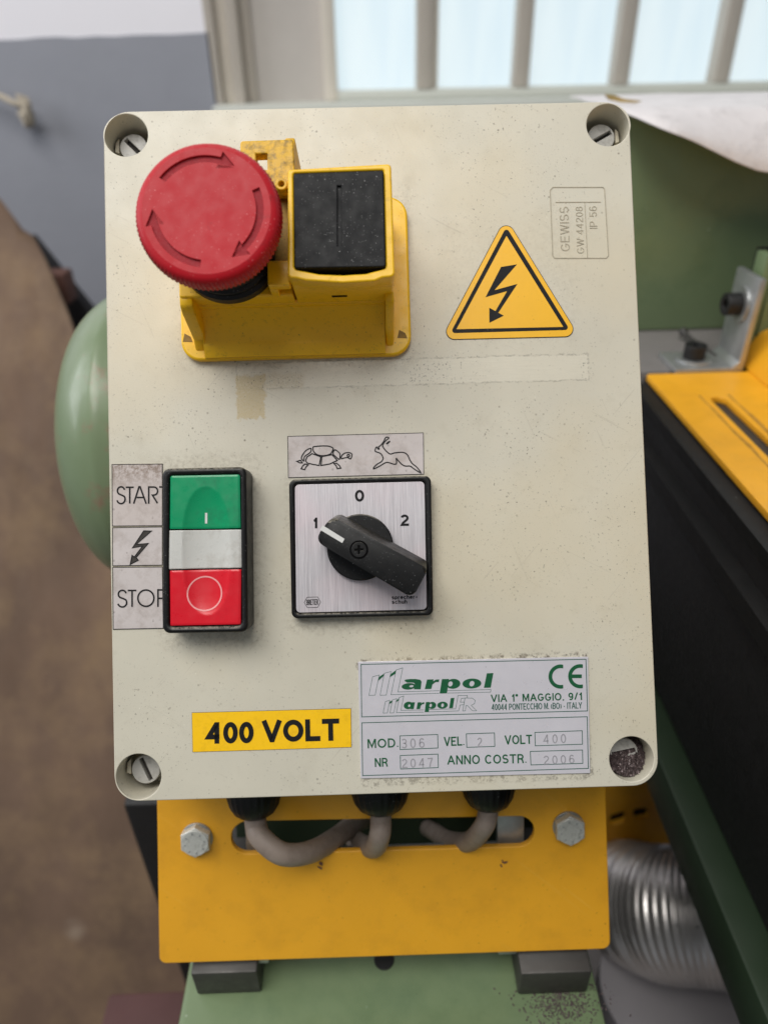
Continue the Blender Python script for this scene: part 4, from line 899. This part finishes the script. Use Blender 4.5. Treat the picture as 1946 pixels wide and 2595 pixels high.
hare = [sm([(1188, 92), (1172, 80), (1150, 90), (1130, 130), (1095, 175), (1072, 190), (1080, 212), (1068, 217), (1052, 192), (1036, 215), (1036, 242), (1070, 255), (1102, 272), (1122, 310), (1122, 332), (1100, 362), (1055, 388), (1018, 425), (1020, 440), (1080, 412), (1140, 376), (1178, 367), (1240, 386), (1268, 386), (1277, 365), (1272, 322), (1285, 335), (1330, 384), (1372, 408), (1432, 410), (1480, 445), (1552, 486), (1505, 420), (1460, 385), (1430, 345), (1405, 290), (1375, 262), (1330, 252), (1250, 260), (1205, 272), (1160, 240), (1125, 195), (1120, 170), (1150, 125)], n=3)]
strokes('tortoise_symbol', [([zs_(*p) for p in l], True) for l in tort], .40, .15, .27, 'ink', spl)
strokes('hare_symbol', [([zs_(*p) for p in l], True) for l in hare], .40, .15, .27, 'ink', spl)
plate('hare_ear', [[zs_(*p) for p in sm([(1158, 150), (1180, 130), (1204, 122), (1200, 140), (1175, 160), (1160, 162)], n=3)]], .15, .28, 'ink', spl)

# ---------------- rotary switch
zr = Zm(780, 1200, 5.027)
rs = plate('rotary_switch', [rnd([E(630, 1337, 5), E(936, 1330, 5), E(931, 1027, 5), E(624, 1036, 5)], 2.3, 6), rnd([E(638, 1326, 5), E(924, 1320, 5), E(919, 1038, 5), E(635, 1045, 5)], 1.6, 6)], 0, 5, 'black', cb, bevel=.7, res=3)
fp = plate('face_plate', [rnd([E(640, 1324, 4.4), E(922, 1317, 4.4), E(917, 1040, 4.4), E(637, 1047, 4.4)], 1.5, 6)], 3, 4.4, 'alu', rs, bevel=.15)
stext('digit', '0', zr, (600, 358), (718, 358), 150, 4.4, 'ink', rs, wt=.21)
stext('digit', '1', zr, (62, 697), (122, 697), 136, 4.4, 'ink', rs, wt=.22)
stext('digit', '2', zr, (1182, 668), (1288, 665), 145, 4.4, 'ink', rs, wt=.2)
zq = Zm(740, 1480, 4.4838)
stext('maker_lettering', 'BRETER', zq, (165, 240), (300, 234), 62, 4.4, 'ink', rs, wt=.12, d=.06)
strokes('maker_hexagon', [([zq(*p, 4.4) for p in ((140, 210), (172, 150), (292, 147), (325, 205), (292, 265), (175, 268))], True)], .16, 4.4, 4.47, 'ink', rs)
stext('maker_lettering', 'sprecher+', zq, (1132, 175), (1428, 166), 46, 4.4, 'ink', rs, wt=.2, gap=.12, d=.06)
stext('maker_lettering', 'schuh', zq, (1134, 226), (1308, 222), 46, 4.4, 'ink', rs, wt=.2, gap=.12, d=.06)
kc = zr(668, 940, 7); plate('knob_disc', [circ(kc[0], kc[1], 84.5 / 1818 * 247.5, 72)], 4.4, 7.5, 'black', rs, bevel=.5)
top = [zr(*p, 22) for p in ((80, 850), (1335, 1590), (1535, 1215), (305, 545))]; 
def loft(name, A, B, z0, z1, mat, parent, bev):
    b = bmesh.new(); a_ = [b.verts.new((*p, z0)) for p in A]; b_ = [b.verts.new((*p, z1)) for p in B]; n = len(A); b.faces.new(a_[::-1]); tf = b.faces.new(b_)
    for i in range(n): b.faces.new((a_[i], a_[(i + 1) % n], b_[(i + 1) % n], b_[i]))
    bmesh.ops.bevel(b, geom=[e for e in tf.edges], offset=bev, segments=4, affect='EDGES', profile=.5)
    return from_bm(name, b, mat, parent, smooth=40)
def grow(pts, d): c_ = Vector((sum(p[0] for p in pts) / len(pts), sum(p[1] for p in pts) / len(pts))); return [tuple(Vector(p) + (Vector(p) - c_).normalized() * d) for p in pts]
d_ = (Vector(top[1]) - Vector(top[0])).normalized(); n_ = Vector((-d_.y, d_.x))
base = [Vector(top[0]) - n_ * .3, Vector(top[1]) - n_ * .3, Vector(top[2]) + n_ * 2.2, Vector(top[3]) + n_ * 2.2]
hA = rnd(base, [2.6, 2.4, 1.8, 2.6], 5); hB = rnd(top, [2.8, 2.4, 1.8, 2.8], 5)
hd = loft('handle', hA, hB, 7.2, 22, 'black', rs, 1.1)
sc_ = zr(652, 970, 22)
plate('screw_well', [circ(sc_[0], sc_[1], 3.05, 32)], 21.9, 22.06, 'black_in', hd if False else rs)
plate('handle_screw', [circ(sc_[0], sc_[1], 2.45, 32), [(sc_[0] + x * .36, sc_[1] + y * .36) for x, y in ((-1, 4), (1, 4), (1, 1), (4, 1), (4, -1), (1, -1), (1, -4), (-1, -4), (-1, -1), (-4, -1), (-4, 1), (-1, 1))]], 22.0, 22.3, 'black', rs, bevel=.1)
plate('pointer_mark', [[zr(*p, 22) for p in ((155, 715), (440, 885), (468, 832), (192, 660))]], 21.95, 22.08, 'white_mark', rs)

# ---------------- warning triangle
zt_ = Zm(1120, 560, 4.74)
tri = [(60, 1400), (1570, 1375), (775, 0)]
o1 = [zt_(*p) for p in ((-22, 1432), (1648, 1392), (762, -45))]
wt = plate('warning_sticker', [rnd(o1, 3.0, 8)], 0, .18, 'ink', cb)
o2 = grow(o1, -.45); plate('yellow_field', [rnd(o2, 2.8, 8)], .05, .24, 'tri', wt)
oo = rnd([zt_(*p) for p in ((98, 1350), (1530, 1310), (768, 75))], 1.0, 5); oi = rnd([zt_(*p) for p in ((170, 1303), (1452, 1275), (770, 180))], .12, 2)
plate('black_border', [oo, oi], .2, .31, 'ink', wt)
plate('flash_symbol', [[zt_(*p) for p in ((705, 556), (895, 525), (625, 835), (900, 760), (672, 1105), (738, 1140), (566, 1225), (564, 1045), (638, 1085), (778, 845), (520, 918))]], .2, .32, 'ink', wt)

# ---------------- 400 VOLT sticker
zv = Zm(260, 1760, 2.4397)
q = [zv(*p) for p in ((560, 354), (1537, 324), (1534, 87), (555, 113))]
vst = plate('voltage_sticker', [q], 0, .18, 'volt', cb); strokes('sticker_rim', [(q, True)], .22, .05, .14, 'ink', vst)
stext('lettering', '400', zv, (642, 304), (935, 300), 132, .18, 'ink', vst, wt=.225, gap=.10)
stext('lettering', 'VOLT', zv, (990, 296), (1465, 284), 136, .18, 'ink', vst, wt=.225, gap=.12)

# ---------------- nameplate
zn = Zm(880, 1640, 2.5136)
q = [zn(*p) for p in ((86, 834), (1543, 800), (1530, 60), (69, 92))]
npl = plate('nameplate', [rnd(q, .3)], 0, .55, 'name', cb, bevel=.12)
ZN = .55
def fr_(pts, w_=.26): strokes('ruled_frame', [([zn(*p, ZN) for p in pts], True)], w_, ZN - .02, ZN + .05, 'thin_green', npl)
fr_(((88, 110), (1518, 77), (1528, 406), (92, 444))); fr_(((93, 482), (1526, 443), (1533, 772), (98, 818)))
for pts in (((335, 565), (575, 556), (577, 642), (336, 652)), ((757, 552), (936, 546), (938, 632), (760, 638)), ((1193, 543), (1494, 532), (1496, 618), (1196, 628)), ((337, 690), (577, 681), (579, 767), (339, 776)), ((1164, 664), (1496, 655), (1498, 740), (1168, 750))): fr_(pts, .24)
def nt_(s, bl_, br_, hp, mat='green_ink', bold=.012, **k): stext('lettering', s, zn, bl_, br_, hp, ZN, mat, npl, d=.07, wt=.155 + (bold > .015) * .015 - (bold == 0) * .03, **k)
nt_('MOD.', (130, 644), (325, 637), 58, bold=.012); nt_('VEL.', (616, 630), (745, 626), 58, bold=.012); nt_('VOLT', (1002, 620), (1176, 615), 58, bold=.012)
nt_('NR', (176, 763), (258, 760), 56, bold=.012); nt_('ANNO COSTR.', (637, 748), (1140, 738), 58, bold=.012)
nt_('VIA 1° MAGGIO, 9/1', (914, 350), (1493, 336), 48, bold=.02); nt_('40044 PONTECCHIO M. (BO) - ITALY', (918, 402), (1493, 390), 40, mat='thin_green', bold=.0)
for s, a, b, hp in (('306', (345, 645), (492, 640), 62), ('2', (828, 636), (858, 635), 60), ('400', (1248, 615), (1392, 610), 58), ('2047', (348, 770), (545, 762), 58), ('2006', (1250, 748), (1445, 740), 56)):
    stext('stamped_lettering', s, zn, a, b, hp, ZN, 'stamp', npl, wt=.12, d=.06, gap=.42)
zk = Zm(920, 1660, 4.8794)
def zs2(x, y): return (502 + (x - 478) * .553, 667 + (y - 420) * .70)
_n = [0]
def brand(*loops, m=lambda x, y: (x, y)):
    _n[0] += 1; plate('brand_lettering', [[zk(*m(*p), ZN) for p in lp] for lp in loops], ZN, ZN + .09 + .004 * (_n[0] % 3), 'green_ink', npl)
def el(cx, cy, rx, ry, sh=.12, n=36): return [(cx + rx * math.cos(2 * math.pi * i / n) + sh * ry * math.sin(2 * math.pi * i / n), cy - ry * math.sin(2 * math.pi * i / n)) for i in range(n)]
for m in (lambda x, y: (x, y), zs2):
    if m is zs2: brand(el(560, 622, 58, 46), el(570, 625, 14, 17)); brand([(603, 583), (640, 583), (624, 667), (585, 667)])
    else:
        brand(el(563, 386, 86, 40, .3), el(597, 384, 27, 14, .3)); brand([(510, 318), (522, 303), (580, 296), (650, 296), (705, 305), (722, 328), (710, 422), (628, 422), (640, 356), (628, 342), (590, 338), (545, 340)])
    brand([(790, 302), (872, 300), (842, 418), (762, 420)], m=m); brand([(862, 330), (895, 304), (940, 300), (934, 332), (895, 334), (848, 368)], m=m)
    brand([(974, 297), (1060, 295), (1035, 472), (945, 474)], m=m); brand(el(1112, 355, 88, 61), el(1078, 356, 28, 32), m=m)
    brand(el(1343, 351, 116, 61), el(1343, 353, 31, 34), m=m); brand([(1492, 404), (1575, 402), (1608, 222), (1528, 226)], m=m)
def outl_(pts, closed=True, w_=.13): strokes('brand_outline', [([zk(*p, ZN) for p in pts], closed)], w_, ZN, ZN + .05, 'thin_green', npl)
outl_(((118, 268), (200, 246), (148, 496), (72, 498))); outl_(((262, 225), (345, 203), (285, 495), (210, 496)))
outl_(((940, 472), (345, 490), (408, 184), (490, 158), (430, 456), (942, 440)), False); outl_(((1040, 440), (1578, 426), (1574, 458), (1040, 470)), False)
outl_(((275, 575), (330, 558), (300, 716), (248, 718))); outl_(((362, 555), (415, 538), (380, 714), (332, 716)))
outl_(((750, 705), (412, 711), (445, 525), (502, 506), (468, 683), (752, 678)), False)
outl_(((802, 672), (1142, 665), (1172, 500), (1288, 500), (1282, 530), (1215, 535), (1200, 582), (1248, 582), (1245, 612), (1198, 618), (1180, 690), (804, 703)), False)
outl_(((1258, 530), (1350, 533), (1385, 560), (1375, 600), (1335, 622), (1402, 688), (1350, 688), (1290, 625), (1270, 625), (1262, 690), (1230, 690)))
for pts in (((200, 268), (262, 228), (250, 262), (186, 318)), ((345, 232), (408, 186), (396, 232), (332, 272)), ((328, 578), (362, 558), (355, 588), (322, 604)), ((415, 560), (445, 530), (440, 562), (408, 580))):
    plate('brand_lettering', [[zk(*p, ZN) for p in pts[::-1]]], ZN, ZN + .09, 'green_ink', npl)
# CE mark
def ce(cx, cy, r, bar):
    lw = r * .30; o_ = arc(cx, cy, r, r * 1.0, 78, 282, 24); i_ = arc(cx, cy, r - lw, r - lw, 282, 78, 24); i_[0] = (o_[-1][0], i_[0][1]); i_[-1] = (o_[0][0], i_[-1][1])
    plate('conformity_mark', [[zn(*p, ZN) for p in o_ + i_]], ZN, ZN + .09, 'green_ink', npl)
    if bar: plate('conformity_mark', [[zn(*p, ZN) for p in ((cx - r + lw * .8, cy - lw / 2), (cx + r * .12, cy - lw / 2), (cx + r * .12, cy + lw / 2), (cx - r + lw * .8, cy + lw / 2))]], ZN + .01, ZN + .1, 'green_ink', npl)
ce(1357, 187, 77, False); ce(1482, 185, 77, True)

# ---------------- glands and cables under the box
gl = []
for gx, (dx, dy) in zip((0, 1, 2), ((550, 1800), (822, 1800), (1056, 1788))):
    a = hit(FACE, dx * K, 1745 * K, 2, -45); x = a.x
    rr_ = (11.3, 12.2, 11.2)[gx]
    prof = [(rr_ * .8, 0), (rr_, .2), (rr_, 11), (rr_ * .97, 13.5), (rr_ * .88, 17), (rr_ * .72, 20), (rr_ * .55, 21.3), (4.8, 21.6), (4.7, 18)]
    g = lathe('cable_gland', prof, (x, -LH - 1, -45), 'black', cb, ax='Y', flip=-1, n=96, rfun=lambda t, h: 1 + (.018 * math.cos(t * 24) if h > 2 and h < 18 else 0), smooth=40)
    lathe('gland_nut', [(rr_ * .6, -1), (rr_ * 1.12, -1), (rr_ * 1.12, 5), (rr_ * .9, 5.5)], (x, -LH, -45), 'black', cb, ax='Y', flip=-1, n=6, smooth=0)
    gl.append(x)
def FP(dx, dy, h): return hit(FACE, dx * K, dy * K, 2, h)
cab = [
 ('thick grey cable curving right from the left gland into the slot', [Vector((gl[0], -140, -45)), Vector((gl[0] + .5, -150, -45)), FP(566, 1812, -42), FP(612, 1845, -42), FP(672, 1840, -52), FP(728, 1808, -72), FP(765, 1780, -98), FP(800, 1765, -130)], 4.5),
 ('grey cable hanging straight down from the middle gland and hooking into the slot', [Vector((gl[1], -140, -45)), Vector((gl[1], -150, -45)), FP(820, 1805, -44), FP(808, 1830, -56), FP(778, 1822, -84), FP(752, 1800, -110), FP(735, 1790, -140)], 4.4),
 ('grey cable curving left from the right gland into the slot', [Vector((gl[2], -138, -45)), Vector((gl[2] - .5, -148, -45)), FP(1043, 1788, -46), FP(1012, 1818, -60), FP(968, 1815, -84), FP(935, 1795, -108), FP(915, 1785, -140)], 4.2)]
for lab, pts, r_ in cab:
    tube('cable', crom(pts, 8), r_, 'cable', frame=FACE, smooth=60, label=lab, cat='cable', group='cables under the control box')
